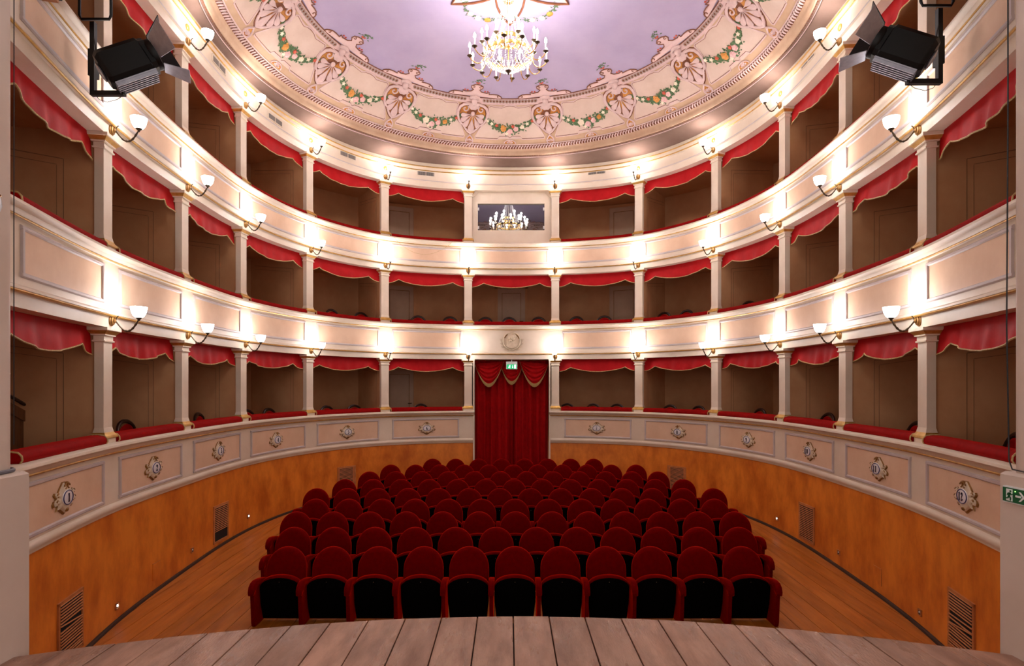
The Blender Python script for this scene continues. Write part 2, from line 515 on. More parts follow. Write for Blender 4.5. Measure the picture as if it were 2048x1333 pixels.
# --- doorway jambs in the middle of the ground tier, wall behind the curtain
mb = MB()
for sgn in (-1, 1):
    s = SMID + sgn * (SMID - S_[6] - GAP + 0.012)
    m = fr(s, 0.0, 0); mb.M = m
    mb.box((0, 0.17, 1.75), (0.035, 0.66, 3.42))
struct(mb.build('trim_1', 'cream'), 'white jambs of the curtained doorway')
mb = MB(fr(SMID, 0.95, 0)); mb.box((0, 0, 1.7), (2.6, 0.08, 3.6))
struct(mb.build('wall_back', 'interior'), 'wall behind the curtained doorway')

# --- stalls floor
HX = np.array(cxs); HY = np.array(cys)
def wall_y(x):
    """far wall depth at this x"""
    i = np.where((HX[:-1] - x) * (HX[1:] - x) <= 0)[0]
    return [float(HY[j]) for j in i]
mb = MB()
mb.add([(-5.2, 3.6, floor_z(3.6) - 0.05), (5.2, 3.6, floor_z(3.6) - 0.05), (5.2, 15.6, floor_z(15.6) - 0.05), (-5.2, 15.6, floor_z(15.6) - 0.05),
        (-5.2, 3.6, floor_z(3.6) - 0.12), (5.2, 3.6, floor_z(3.6) - 0.12), (5.2, 15.6, floor_z(15.6) - 0.12), (-5.2, 15.6, floor_z(15.6) - 0.12)],
       [(0, 1, 2, 3), (7, 6, 5, 4), (0, 4, 5, 1), (1, 5, 6, 2), (2, 6, 7, 3), (3, 7, 4, 0)])
floor = struct(mb.build('floor', 'joint', smooth=False), 'raked wooden stalls floor of long brown boards')
W = 0.235
i = 0
x = -4.95
while x < 4.95:
    xc = x + W / 2
    xm = min(min(abs(x), abs(x + W)) if x * (x + W) > 0 else 0.0, 4.94)
    ys = [y for y in wall_y(-xm)]
    y1 = max(ys) if ys else 10.7
    y0 = min(ys) if len(ys) > 1 else 4.3
    y0 = max(4.3, y0); y1 = min(y1 + 0.02, 15.3)
    if y1 - y0 > 0.4:
        p = MB()
        z0, z1 = floor_z(y0), floor_z(y1); g = 0.003
        p.add([(x + g, y0, z0), (x + W - g, y0, z0), (x + W - g, y1, z1), (x + g, y1, z1),
               (x + g, y0, z0 - 0.04), (x + W - g, y0, z0 - 0.04), (x + W - g, y1, z1 - 0.04), (x + g, y1, z1 - 0.04)],
              [(0, 1, 2, 3), (7, 6, 5, 4), (0, 4, 5, 1), (1, 5, 6, 2), (2, 6, 7, 3), (3, 7, 4, 0)])
        p.build('plank', 'floorwood', floor, smooth=False)
    x += W

# --- stage apron
ZS = 1.05
def edge_y(x): return 4.40 - 0.0617 * x * x
mb = MB()
xs = [-3.9 + 7.8 * i / 40 for i in range(41)]
mb.loft([[(x, -1.2, ZS - 0.045), (x, edge_y(x) - 0.02, ZS - 0.045), (x, edge_y(x) - 0.02, ZS - 0.10), (x, -1.2, ZS - 0.10)] for x in xs])
floor_stage = struct(mb.build('floor_stage', 'joint'), 'worn wooden stage apron with a curved front edge')
W = 0.269
x = -0.038 - 12 * W - W
while x < 3.4:
    p = MB(); g = 0.004
    xa, xb = x + g, x + W - g
    xa_, xb_ = max(xa, -3.5), min(xb, 3.5)
    if xb_ - xa_ > 0.02:
        nn = 4
        top = [(xa_ + (xb_ - xa_) * i / nn) for i in range(nn + 1)]
        out = [(xa_, -1.2), (xb_, -1.2)] + [(q, edge_y(q)) for q in reversed(top)]
        dz = rnd.uniform(-0.002, 0.002)
        p.loft([[(q[0], q[1], ZS - 0.04) for q in out], [(q[0], q[1], ZS + dz - 0.003) for q in out],
                [(q[0] + (0.003 if q[0] == xa_ else -0.003 if q[0] == xb_ else 0), q[1] - (0.004 if q[1] > 0 else 0), ZS + dz) for q in out]])
        p.build('plank', 'stage', floor_stage, smooth=False)
    x += W
mb = MB()
mb.loft([[(x, edge_y(x) - 0.05, ZS - 0.1), (x, edge_y(x) - 0.02, ZS - 0.1), (x, edge_y(x) - 0.02, -0.2), (x, edge_y(x) - 0.05, -0.2)] for x in xs])
struct(mb.build('wall_stage_front', 'oldwood'), 'wooden front of the stage under the apron')

# --- proscenium piers
def pier(side, xb, xu, name):
    sg = -1 if side == 'left' else 1
    mb = MB()
    # stepped pedestal
    xo = sg * 6.2
    ring = lambda x: [(x, 2.2), (x, 3.86), (x + sg * 0.04, 3.90), (xo, 3.90), (xo, 2.2)]
    r = ring(xb)
    mb.loft([[(q[0], q[1], ZS - 0.9) for q in r], [(q[0], q[1], 2.21) for q in r],
             [(q[0] + (sg * 0.015 if abs(q[0]) < 6 else 0), q[1] - (0.015 if q[1] > 3.8 else 0), 2.225) for q in r]])
    # shaft above it, with a rounded arris
    rr = 0.10
    arcp = [(xu + sg * (rr - rr * math.cos(a)), 3.86 - rr + rr * math.sin(a)) for a in [PI / 2 * i / 8 for i in range(9)]]
    sh = [(xu, 2.2)] + arcp + [(xo, 3.86), (xo, 2.2)]
    mb.loft([[(q[0], q[1], 2.224) for q in sh], [(q[0], q[1], 9.6) for q in sh]])
    return struct(mb.build(name, 'pillar'), '%s pier of the proscenium arch' % side)
wall_left = pier('left', -3.25, -3.32, 'wall_left')
wall_right = pier('right', 3.185, 3.235, 'wall_right')
mb = MB(); mb.box((0, 3.05, 9.85), (12.4, 1.65, 0.7)); struct(mb.build('trim_2', 'pillar'), 'head of the proscenium arch')

# ------------------------------------------------------------------ ceiling
RCX, RCY = -0.05, 9.89
NA = 168
CPROF = [(4.86, 8.50, 'cornice'), (4.80, 8.515, 'cornice'), (4.79, 8.53, 'pinkrelief'), (4.775, 8.535, 'cornice'), (4.756, 8.55, 'cornice'), (4.70, 8.575, 'friezetan'),
         (4.665, 8.62, 'friezetan'), (4.63, 8.673, 'friezetan')]
def revolve(prof, a0=0, a1=2 * PI, n=NA, thick=None):
    mb = MB(); full = abs(a1 - a0 - 2 * PI) < 1e-6
    rings = []
    for i in range(n + (0 if full else 1)):
        a = a0 + (a1 - a0) * i / n
        rings.append([(RCX + r * math.sin(a), RCY + r * math.cos(a), z) for r, z in prof])
    if full: rings.append(rings[0])
    mb.loft(rings, False, False)
    return mb
# surface measured along its slope: b = 0 at the rope moulding
BP = [(4.63, 8.673), (3.61, 9.436), (3.30, 9.50), (2.6, 9.58), (1.4, 9.68), (0.02, 9.72)]
BL = [0.0]
for i in range(1, len(BP)): BL.append(BL[-1] + math.hypot(BP[i][0] - BP[i - 1][0], BP[i][1] - BP[i - 1][1]))
def surf(b):
    for i in range(1, len(BP)):
        if b <= BL[i] or i == len(BP) - 1:
            u = (b - BL[i - 1]) / (BL[i] - BL[i - 1])
            r = BP[i - 1][0] + (BP[i][0] - BP[i - 1][0]) * u; z = BP[i - 1][1] + (BP[i][1] - BP[i - 1][1]) * u
            dr, dz = (BP[i][0] - BP[i - 1][0]) / (BL[i] - BL[i - 1]), (BP[i][1] - BP[i - 1][1]) / (BL[i] - BL[i - 1])
            return r, z, (-dz, dr)       # normal into the room (radial, z)
def cp(phi, b, h=0.0):
    """point on the cove: phi radians from the back, b metres up the slope, h metres proud (about the ring centre)"""
    r, z, n = surf(b)
    r += n[0] * h; z += n[1] * h
    return Vector((r * math.sin(phi), r * math.cos(phi), z))
mb = revolve([(3.61, 9.436), (3.30, 9.50), (2.6, 9.58), (1.4, 9.68), (0.02, 9.72), (0.02, 9.90), (3.7, 9.75), (3.61, 9.436)])
ceiling = struct(mb.build('ceiling', 'lavender'), 'lavender painted ceiling inside a decorated cove')
revolve([(4.63, 8.673), (3.726, 9.349), (3.80, 9.42), (4.70, 8.75)]).build('cove', 'covetan', ceiling)
revolve([(3.726, 9.348), (3.61, 9.435), (3.615, 9.44), (3.73, 9.355)], ).build('cove_border', 'pinkband', ceiling)
e = revolve([(3.735, 9.342 - 0.006), (3.719, 9.354 - 0.008), (3.726, 9.36)]); e.build('border_fillet', 'pinkrelief', ceiling)
revolve([(4.80, 8.515), (4.775, 8.54), (4.73, 8.56)]).build('cornice_bed', 'cornice', ceiling)
revolve([(4.812, 8.512), (4.812, 8.53), (4.796, 8.535), (4.785, 8.53), (4.79, 8.515)]).build('cornice_fillet', 'pinkband', ceiling)
revolve([(4.745, 8.555), (4.72, 8.555), (4.69, 8.58), (4.675, 8.62), (4.66, 8.65), (4.63, 8.673), (4.70, 8.75)]).build('cornice_cove', 'friezetan', ceiling)
# loft between the horseshoe frieze and the round cornice
mb = MB(); rings = []
for i in range(NSEG + 1):
    s = SEND * i / NSEG
    p = at(s, -0.10, ZTOP); d = Vector((p.x - RCX, p.y - RCY)); d.normalize()
    q = Vector((RCX + d.x * 4.805, RCY + d.y * 4.805, 8.515)); o = at(s, 0.16, ZTOP + 0.12)
    dist = (Vector((p.x, p.y)) - Vector((RCX, RCY))).length
    if dist < 4.83: p = Vector((RCX + d.x * 4.83, RCY + d.y * 4.83, ZTOP))
    rings.append([o, at(s, 0.12, ZTOP), p, p.lerp(q, 0.6) + Vector((0, 0, -0.012)), q, q + Vector((0, 0, 0.2))])
mb.loft(rings, False, False)
mb.build('cornice_soffit', 'cornice', ceiling)
a0 = math.radians(118)
mb = MB(); rings = []
for i in range(41):
    a = a0 + (2 * PI - 2 * a0) * i / 40
    rings.append([(RCX + r * math.sin(a), RCY + r * math.cos(a), 8.53) for r in (4.79, 5.6, 9.0)])
mb.loft(rings, False, False); mb.build('ceiling_apron', 'cornice', ceiling)
# ------------------------------------------------------------------ columns
NW = ['zero', 'one', 'two', 'three', 'four', 'five', 'six', 'seven', 'eight', 'nine', 'ten', 'eleven', 'twelve']
COLUMN_AT = {6: 'right of the box of plate six', 7: 'left of the box of plate seven'}
for j in range(1, 6): COLUMN_AT[j] = 'between the boxes of plates %s and %s' % (NW[j], NW[j + 1])
for j in range(8, 13): COLUMN_AT[j] = 'between the boxes of plates %s and %s' % (NW[j - 1], NW[j])
def col_where(k, j):
    w = COLUMN_AT[j]
    return w if k == 1 else w.replace('of plate', 'above plate')

def sq(w, z, d=None):
    d = d or w - 0.10; h, e = w / 2, d / 2
    return [(-h, -e, z), (h, -e, z), (h, e, z), (-h, e, z)]
def column_proto(k):
    zs, zl = T[k]['sill'], T[k]['lint']; H = zl - zs
    root = thing('box_column', 'x', 'column', loc(0, 0, 0))
    b = MB(); b.loft([sq(0.25, 0), sq(0.25, 0.055)]); b.build('pedestal', 'cream', root, smooth=False)
    b = MB(); b.loft([sq(0.28, 0.055), sq(0.29, 0.065), sq(0.28, 0.085), sq(0.24, 0.105), sq(0.22, 0.125)]); b.build('base', 'gold' if k > 0 else 'cream', root, smooth=False)
    b = MB(); b.loft([sq(0.22, 0.125), sq(0.196, 0.18), sq(0.196, H - 0.15)]); b.build('shaft', 'cream', root, smooth=False)
    b = MB(); b.loft([sq(0.196, H - 0.17), sq(0.23, H - 0.165), sq(0.235, H - 0.15), sq(0.21, H - 0.145), sq(0.21, H - 0.10), sq(0.25, H - 0.095), sq(0.25, H - 0.08)])
    b.loft([sq(0.32, H - 0.042), sq(0.335, H - 0.036), sq(0.335, H - 0.002)])
    cpt_ = b.build('capital', 'cream', root, smooth=False)
    b = MB(); b.loft([sq(0.255, H - 0.08), sq(0.265, H - 0.07), sq(0.305, H - 0.048), sq(0.32, H - 0.042)]); b.build('gilded_band', 'gold', cpt_, smooth=False)
    return root
for k in (1, 2, 3):
    pr = column_proto(k)
    for j in range(1, 13):
        m = fr(S_[j], -0.045, T[k]['sill'])
        lab = '%s cream square column %s' % (TW[k], col_where(k, j))
        if j == 1: pr.matrix_basis = m; o = pr; o['label'] = lab
        else: o = copy_tree(pr, None, m, lab)
        o['group'] = 'columns of the %s boxes' % TW[k]

# ------------------------------------------------------------------ wall sconces
def sconce_proto():
    root = thing('wall_sconce', 'x', 'lamp', loc(0, 0, 0))
    b = MB(); b.lathe([(0.052, 0.0), (0.054, -0.012), (0.044, -0.02), (0.042, -0.03), (0.026, -0.036), (0.022, -0.05), (0.008, -0.056)], 18, axis='y', sy=1.25)
    b.build('back_plate', 'oldgold', root)
    path = []
    for i in range(15):
        u = i / 14
        path.append((0, -0.05 - 0.245 * (u ** 0.9), -0.005 - 0.125 * math.sin(PI * min(u * 1.02, 1)) ** 0.9 + 0.02 * u))
    b = MB(); b.tube(path, [0.0085 + (0.005 if i in (4, 6, 8, 10, 12) else 0) for i in range(15)], 7)
    b.tube([(0, -0.05, 0.0), (0, -0.06, 0.03), (0, -0.078, 0.055), (0, -0.084, 0.05)], 0.006, 6)
    b.build('arm', 'bronze', root)
    yb, zb = path[-1][1], path[-1][2]
    b = MB(); b.lathe([(0.01, -0.015), (0.014, 0.0), (0.034, 0.018), (0.036, 0.024), (0.0, 0.026)], 14, (0, yb, zb)); b.build('cup', 'bronze', root)
    b = MB(); o = zb + 0.022
    b.lathe([(0.030, 0), (0.052, 0.016), (0.072, 0.052), (0.083, 0.098), (0.087, 0.125), (0.084, 0.125), (0.079, 0.098), (0.067, 0.052), (0.046, 0.022), (0.012, 0.02)], 20, (0, yb, o))
    b.build('glass_shade', 'shade', root)
    L = bpy.data.lights.new('sconce_lamp', 'POINT'); L.energy = LAMP_W; L.color = (1.0, 0.94, 0.96); L.shadow_soft_size = 0.03
    lo = bpy.data.objects.new('lamp_bulb', L); COL.objects.link(lo); lo.parent = root; lo.location = (0, yb, o + 0.135)
    return root
sc = sconce_proto()
for k in (1, 2, 3):
    for j in range(1, 13):
        z = T[k]['lint'] + (0.085 if k < 3 else 0.09)
        if (k, j) in ((1, 6), (1, 7)): z -= 0.02
        m = fr(S_[j], -0.122, z)
        lab = '%s opal glass sconce over the column %s' % (TW[k], col_where(k, j).replace('the boxes ', 'boxes '))
        if k == 1 and j == 1: o = sc; o.matrix_basis = m; o['label'] = lab
        else: o = copy_tree(sc, None, m, lab)
        o['group'] = 'wall sconces of the %s' % TW[k].replace('-', ' ')

# ------------------------------------------------------------------ stalls seats
def arch(hw, z0, zt, ze, n=9, pinch=0.0):
    """outline: straight sides from z0 to ze, elliptic top reaching zt"""
    p = [(-hw + pinch, z0), (-hw, (z0 + ze) / 2), (-hw, ze)]
    for i in range(1, 2 * n):
        a = PI - PI * i / (2 * n)
        p.append((hw * math.cos(a), ze + (zt - ze) * math.sin(a)))
    p += [(hw, ze), (hw, (z0 + ze) / 2), (hw - pinch, z0)]
    return p
def scaled(poly, sx, sz, c):
    return [(p[0] * sx, c + (p[1] - c) * sz) for p in poly]
def seat_proto(left_arm):
    root = thing('theatre_seat', 'x', 'seat', loc(0, 0, 0))
    lean = lambda y, z: y + (z - 0.40) * 0.16
    out = arch(0.238, 0.34, 0.835, 0.585, pinch=0.012)
    rings = []
    for y, s in ((-0.052, 0.80), (-0.048, 0.90), (-0.036, 0.965), (-0.012, 1.0), (0.02, 1.0), (0.034, 0.97)):
        rings.append([(p[0], lean(y, p[1]), p[1]) for p in scaled(out, s, s, 0.58)])
    b = MB(); b.loft(rings); b.build('backrest', 'seat_velvet', root, angle=70)
    b = MB(); o2 = scaled(out, 0.95, 0.95, 0.58); b.loft([[(p[0], lean(0.030, p[1]), p[1]) for p in o2], [(p[0], lean(0.05, p[1]), p[1]) for p in scaled(out, 0.9, 0.9, 0.58)]])
    b.build('back_shell', 'black', root)
    # folded seat: red squab behind, black shell towards the stage
    so = arch(0.240, 0.035, 0.565, 0.44, pinch=0.02)
    tilt = lambda y, z: y - (z - 0.15) * 0.12
    b = MB(); b.loft([[(p[0], tilt(y, p[1]), p[1]) for p in scaled(so, s, s, 0.34)] for y, s in ((-0.150, 0.93), (-0.142, 0.985), (-0.12, 1.0), (-0.075, 1.0), (-0.055, 0.95))])
    st = b.build('seat_squab', 'seat_velvet', root, angle=70)
    b = MB(); b.loft([[(p[0], tilt(y, p[1]), p[1]) for p in scaled(so, sx, s, 0.24)] for y, sx, s in ((-0.164, 0.93, 0.90), (-0.158, 0.975, 0.925), (-0.145, 0.985, 0.93))])
    b.build('seat_shell', 'black', root, angle=70)
    b = MB(); b.ball((0, tilt(-0.166, 0.50), 0.495), 0.006, 6, 4); b.build('stud', 'bronze', root)
    for sg in ([1, -1] if left_arm else [1]):
        x = sg * 0.275
        pad = [(0.04, 0.43), (-0.10, 0.450), (-0.20, 0.465), (-0.27, 0.435), (-0.295, 0.40), (-0.325, 0.375), (-0.345, 0.38), (-0.352, 0.42), (-0.335, 0.475),
               (-0.29, 0.512), (-0.22, 0.525), (-0.10, 0.51), (0.04, 0.475)]
        cy, cz = -0.17, 0.46
        b = MB(); rings = []
        for dx, s in ((-0.033, 0.80), (-0.030, 0.93), (-0.022, 1.0), (0.022, 1.0), (0.030, 0.93), (0.033, 0.80)):
            rings.append([(x + dx, cy + (p[0] - cy) * (1 - (1 - s) * 0.35), cz + (p[1] - cz) * s) for p in pad])
        b.loft(rings); b.build('armrest', 'seat_velvet', root, angle=70)
        pan = [(0.05, 0.45), (0.02, 0.0), (-0.26, 0.0), (-0.275, 0.05), (-0.305, 0.39), (-0.27, 0.45), (-0.1, 0.46)]
        b = MB(); b.prismx(pan, x - 0.022, x + 0.022); b.build('side_panel', 'seat_velvet', root, angle=30)
    return root
ROWS = [(11, 0.0), (12, 0.03), (13, 0.03), (13, 0.03), (14, 0.04), (13, 0.03), (12, 0.03), (11, 0.03), (8, 0.03)]
ORD = ['first', 'second', 'third', 'fourth', 'fifth', 'sixth', 'seventh', 'eighth', 'ninth', 'tenth', 'eleventh', 'twelfth', 'thirteenth', 'fourteenth']
pA, pB = seat_proto(True), seat_proto(False)
usedA = usedB = False
for r, (n, x0) in enumerate(ROWS):
    y = 7.0 + 0.8586 * r
    rw = 'front row' if r == 0 else 'back row' if r == 8 else ORD[r] + ' row'
    for i in range(n):
        lab = 'red velvet folding seat, %s from the left in the %s of stalls' % (ORD[i], rw)
        if i == n - 1: lab = 'red velvet folding seat at the right end of the %s of stalls' % rw
        if i == 0: lab = 'red velvet folding seat at the left end of the %s of stalls' % rw
        m = loc(x0 + (i - (n - 1) / 2) * 0.55, y, floor_z(y))
        if i == 0:
            o = pA if not usedA else copy_tree(pA); usedA = True
        else:
            o = pB if not usedB else copy_tree(pB); usedB = True
        o.matrix_basis = m; o['label'] = lab; o['group'] = 'theatre seats in the stalls'
# ------------------------------------------------------------------ helpers to find a wall position from the plan
F_ = 1165.0
def proj(p):
    return 1018 + (p.x - CAMX) / p.y * F_, 770 - (p.z - CAMZ) / p.y * F_
def s_at(px, off=0.0):
    best, bs = 1e9, 0
    for i in range(0, 1201):
        s = SK[1] + (SK[-2] - SK[1]) * i / 1200
        q = at(s, off)
        d = abs(1018 + (q.x - CAMX) / q.y * F_ - px)
        if d < best: best, bs = d, s
    return bs
def z_at(s, off, py):
    return CAMZ - (py - 770) * at(s, off).y / F_
def box_words(k, b):
    if b == 'c': return 'centre box'
    return 'box of plate %s' % NW[b] if k == 1 else 'box above plate %s' % NW[b]

# ------------------------------------------------------------------ rail cushions and valances
CUSH = [(-0.135, 0.0), (-0.15, 0.025), (-0.145, 0.06), (-0.12, 0.088), (-0.06, 0.10), (0.02, 0.10), (0.07, 0.085), (0.085, 0.05), (0.085, 0.0)]
def cushion(k, b):
    a, c = BOXES[b]; zs = T[k]['sill'] + 0.001
    s0, s1 = a + 0.145, c - 0.145
    root = thing('rail_cushion', 'red velvet rail cushion along the %s %s' % (TW[k], box_words(k, b)), 'cushion', fr((s0 + s1) / 2, 0, zs), 'rail cushions of the boxes')
    mb = MB(); sweep(mb, [(o, zs + z) for o, z in CUSH], s0, s1, 14, True)
    mb.build('cushion', 'velvet', root, world=True, angle=60)
    for s in (s0, s1):
        g = MB(); g.tube([at(s, o * 1.03, zs + z * 1.04) for o, z in CUSH], 0.008, 6)
        g.build('piping', 'fringe', root, world=True)

def valance(k, b):
    a, c = BOXES[b]; zl = T[k]['lint'] + 0.01
    s0, s1 = a + 0.10, c - 0.10
    r = random.Random(k * 100 + (50 if b == 'c' else b))
    near = b in (1, 2, 11, 12)
    amp = 0.016 if (k == 1 or near) else 0.008
    ph = [r.uniform(0, 6.28) for _ in range(4)]; fq = [r.uniform(7, 9), r.uniform(13, 17), r.uniform(22, 27)]
    root = thing('valance', 'red scalloped valance with gold edging over the %s %s' % (TW[k], box_words(k, b)), 'valance', fr((s0 + s1) / 2, 0.05, zl), 'valances of the boxes')
    nu, nv = 44, 7
    def drop(u):
        e = 0.15
        if u < e: q = u / e; return 0.32 - 0.105 * q + 0.02 * math.sin(PI * q)
        if u > 1 - e: q = (1 - u) / e; return 0.32 - 0.105 * q + 0.02 * math.sin(PI * q)
        q = (u - e) / (1 - 2 * e); return 0.215 + 0.11 * math.sin(PI * q) ** 0.8
    def P(u, v, back=0.0):
        w = amp * v * (math.sin(fq[0] * u * 3 + ph[0]) + 0.7 * math.sin(fq[1] * u * 3 + ph[1] + v) + 0.4 * math.sin(fq[2] * u * 2 + ph[2]))
        return at(s0 + (s1 - s0) * u, 0.05 + w - 0.03 * v + back, zl - drop(u) * v)
    us = sorted(set([i / nu for i in range(nu + 1)] + [0.15, 0.85]))
    f = MB(); rings = []
    for u in us:
        front = [P(u, j / nv) for j in range(nv + 1)]
        rings.append(front + [P(u, j / nv, 0.006) for j in range(nv, -1, -1)])
    f.loft(rings, True, True)
    f.build('cloth', 'cloth', root, world=True, angle=80)
    g = MB(); g.tube([P(u, 1.01, 0.0) for u in us], 0.0095, 5)
    g.build('gold_edging', 'fringe', root, world=True)

for k in (1, 2, 3):
    for b in BOXES:
        if b == 'c' and k in (1, 3): continue
        cushion(k, b); valance(k, b)

# ------------------------------------------------------------------ numbered plates
def ribbon(mb, pts, sx, sz, ox, oz, y0, y1):
    """stroke of varying width; pts = (x, z, width) in a unit box"""
    L, R_ = [], []
    n = len(pts)
    for i, (x, z, w) in enumerate(pts):
        a, b = pts[max(i - 1, 0)], pts[min(i + 1, n - 1)]
        t = Vector(((b[0] - a[0]) * sx, (b[1] - a[1]) * sz)); t.normalize()
        nrm = Vector((-t.y, t.x)); h = w * sx / 2 * 1.6
        L.append((ox + x * sx + nrm.x * h, oz + z * sz + nrm.y * h)); R_.append((ox + x * sx - nrm.x * h, oz + z * sz - nrm.y * h))
    rings = [[(l[0], y0, l[1]), (r[0], y0, r[1]), (r[0], y1, r[1]), (l[0], y1, l[1])] for l, r in zip(L, R_)]
    mb.loft(rings)
def ell(cx, cz, rx, rz, thin, thick, n=14):
    return [(cx + rx * math.cos(a), cz + rz * math.sin(a), thin + (thick - thin) * abs(math.cos(a))) for a in [2 * PI * i / n for i in range(n + 1)]]
DIG = {
 '0': [ell(0.30, 0.5, 0.17, 0.46, 0.03, 0.13)],
 '1': [[(0.32, 0.04, 0.15), (0.32, 0.96, 0.15)], [(0.14, 0.80, 0.03), (0.28, 0.94, 0.06)], [(0.14, 0.02, 0.05), (0.50, 0.02, 0.05)]],
 '2': [[(0.14, 0.70, 0.12), (0.13, 0.84, 0.06), (0.22, 0.95, 0.04), (0.34, 0.95, 0.05), (0.45, 0.85, 0.11), (0.46, 0.70, 0.13), (0.36, 0.50, 0.07), (0.20, 0.28, 0.04), (0.11, 0.10, 0.03)],
       [(0.10, 0.06, 0.04), (0.22, 0.10, 0.12), (0.38, 0.08, 0.13), (0.50, 0.16, 0.05), (0.52, 0.26, 0.03)]],
 '3': [[(0.12, 0.94, 0.10), (0.46, 0.94, 0.08)], [(0.46, 0.93, 0.03), (0.26, 0.62, 0.03)], [(0.24, 0.60, 0.03), (0.38, 0.58, 0.07), (0.47, 0.42, 0.13), (0.46, 0.22, 0.13), (0.36, 0.07, 0.06), (0.22, 0.05, 0.04), (0.13, 0.18, 0.12)]],
 '4': [[(0.40, 0.03, 0.14), (0.40, 0.97, 0.14)], [(0.38, 0.96, 0.03), (0.05, 0.30, 0.03)], [(0.05, 0.28, 0.04), (0.56, 0.28, 0.04)], [(0.26, 0.02, 0.04), (0.54, 0.02, 0.04)]],
 '5': [[(0.16, 0.92, 0.09), (0.48, 0.94, 0.11)], [(0.16, 0.92, 0.03), (0.14, 0.56, 0.03)], [(0.14, 0.56, 0.03), (0.28, 0.62, 0.05), (0.44, 0.52, 0.11), (0.48, 0.34, 0.13), (0.42, 0.14, 0.09), (0.26, 0.05, 0.04), (0.13, 0.16, 0.12)]],
 '6': [[(0.46, 0.82, 0.11), (0.38, 0.95, 0.04), (0.24, 0.92, 0.07), (0.16, 0.70, 0.13), (0.15, 0.40, 0.14), (0.19, 0.14, 0.10), (0.31, 0.04, 0.04), (0.44, 0.14, 0.11), (0.47, 0.30, 0.12), (0.42, 0.47, 0.08), (0.30, 0.54, 0.03), (0.20, 0.46, 0.03)]],
 '7': [[(0.09, 0.76, 0.03), (0.12, 0.92, 0.08), (0.28, 0.90, 0.12), (0.42, 0.92, 0.08), (0.52, 0.97, 0.03)], [(0.51, 0.95, 0.03), (0.38, 0.60, 0.08), (0.29, 0.28, 0.14), (0.28, 0.03, 0.14)]],
 '8': [ell(0.30, 0.74, 0.13, 0.20, 0.04, 0.10), ell(0.30, 0.27, 0.16, 0.23, 0.04, 0.12)],
}
DIG['9'] = [[(0.60 - x, 1.0 - z, w) for x, z, w in st] for st in DIG['6']]
CART = [(0, 345), (-70, 345), (-110, 300), (-170, 250), (-230, 190), (-290, 120), (-325, 112), (-350, 152), (-400, 165), (-440, 120), (-400, 70), (-345, 40), (-370, 5), (-440, -5), (-482, -60),
        (-455, -130), (-385, -125), (-330, -92), (-308, -160), (-340, -232), (-270, -205), (-200, -245), (-110, -290), (-60, -330), (0, -352)]
CART = CART + [(-x, z) for x, z in reversed(CART[1:-1])]
U = 0.000427
for b in range(1, 13):
    a, c = BOXES[b]
    px = {1: 126, 2: 306, 3: 437, 4: 552, 5: 694, 6: 854, 7: 1193, 8: 1356, 9: 1496, 10: 1620, 11: 1758, 12: 1934}[b]
    s = s_at(px, -0.13)
    root = thing('number_plate', 'scrolled plaster cartouche with the oval enamel plate reading %s' % NW[b], 'number plate', fr(s, -0.126, 1.70), 'box number plates')
    m = MB(); m.loft([[(x * U * q, y, z * U * q - dz) for x, z in CART] for y, q, dz in ((0.0, 1.08, 0.007), (-0.008, 1.06, 0.006), (-0.014, 1.0, 0.004))])
    m.build('gilded_back', 'oldgold', root, angle=50)
    m = MB(); m.loft([[(x * U * q, y, z * U * q) for x, z in CART] for y, q in ((-0.012, 0.99), (-0.024, 0.96), (-0.034, 0.86), (-0.038, 0.70))])
    cb = m.build('cartouche', 'plaster', root, angle=50)
    m = MB()
    for sg in (-1, 1):
        m.tube([(sg * (0.03 + 0.022 * math.cos(t)), -0.038, 0.112 + 0.022 * math.sin(t)) for t in [PI * 1.6 * i / 9 for i in range(10)]], 0.007, 6)
        m.tube([(sg * (0.165 + 0.018 * math.cos(t)), -0.03, -0.022 + 0.018 * math.sin(t)) for t in [PI * 1.6 * i / 9 for i in range(10)]], 0.007, 6)
        m.tube([(sg * (0.155 + 0.016 * math.cos(t)), -0.03, 0.045 + 0.016 * math.sin(t)) for t in [PI * 1.6 * i / 9 for i in range(10)]], 0.006, 6)
    m.ball((0, -0.034, 0.138), (0.026, 0.022, 0.020), 10, 6); m.ball((0, -0.032, -0.118), (0.03, 0.016, 0.022), 10, 6)
    m.build('scroll', 'oldgold', cb)
    m = MB(); m.lathe([(1.0, -0.03), (1.0, -0.040), (0.95, -0.045), (0.6, -0.050), (0.02, -0.052)], 28, axis='y', sx=0.104, sy=0.076)
    pl = m.build('enamel_plate', 'enamel', root)
    m = MB(); m.tube([(0.094 * math.cos(t), -0.047, 0.068 * math.sin(t)) for t in [2 * PI * i / 32 for i in range(33)]], 0.0055, 5); m.build('ring', 'blueink', pl)
    st = str(b); n = len(st); hgt = 0.086; wd = 0.078 if n == 1 else 0.062
    m = MB()
    for i, ch in enumerate(st):
        ox = (i - n / 2) * wd * 0.78 + (0 if n > 1 else wd * 0.09) - (0.006 if n == 2 else 0)
        for stroke in DIG[ch]: ribbon(m, stroke, wd, hgt, ox, -hgt / 2, -0.0555, -0.046)
    m.build('numeral', 'numblack', pl, smooth=False)

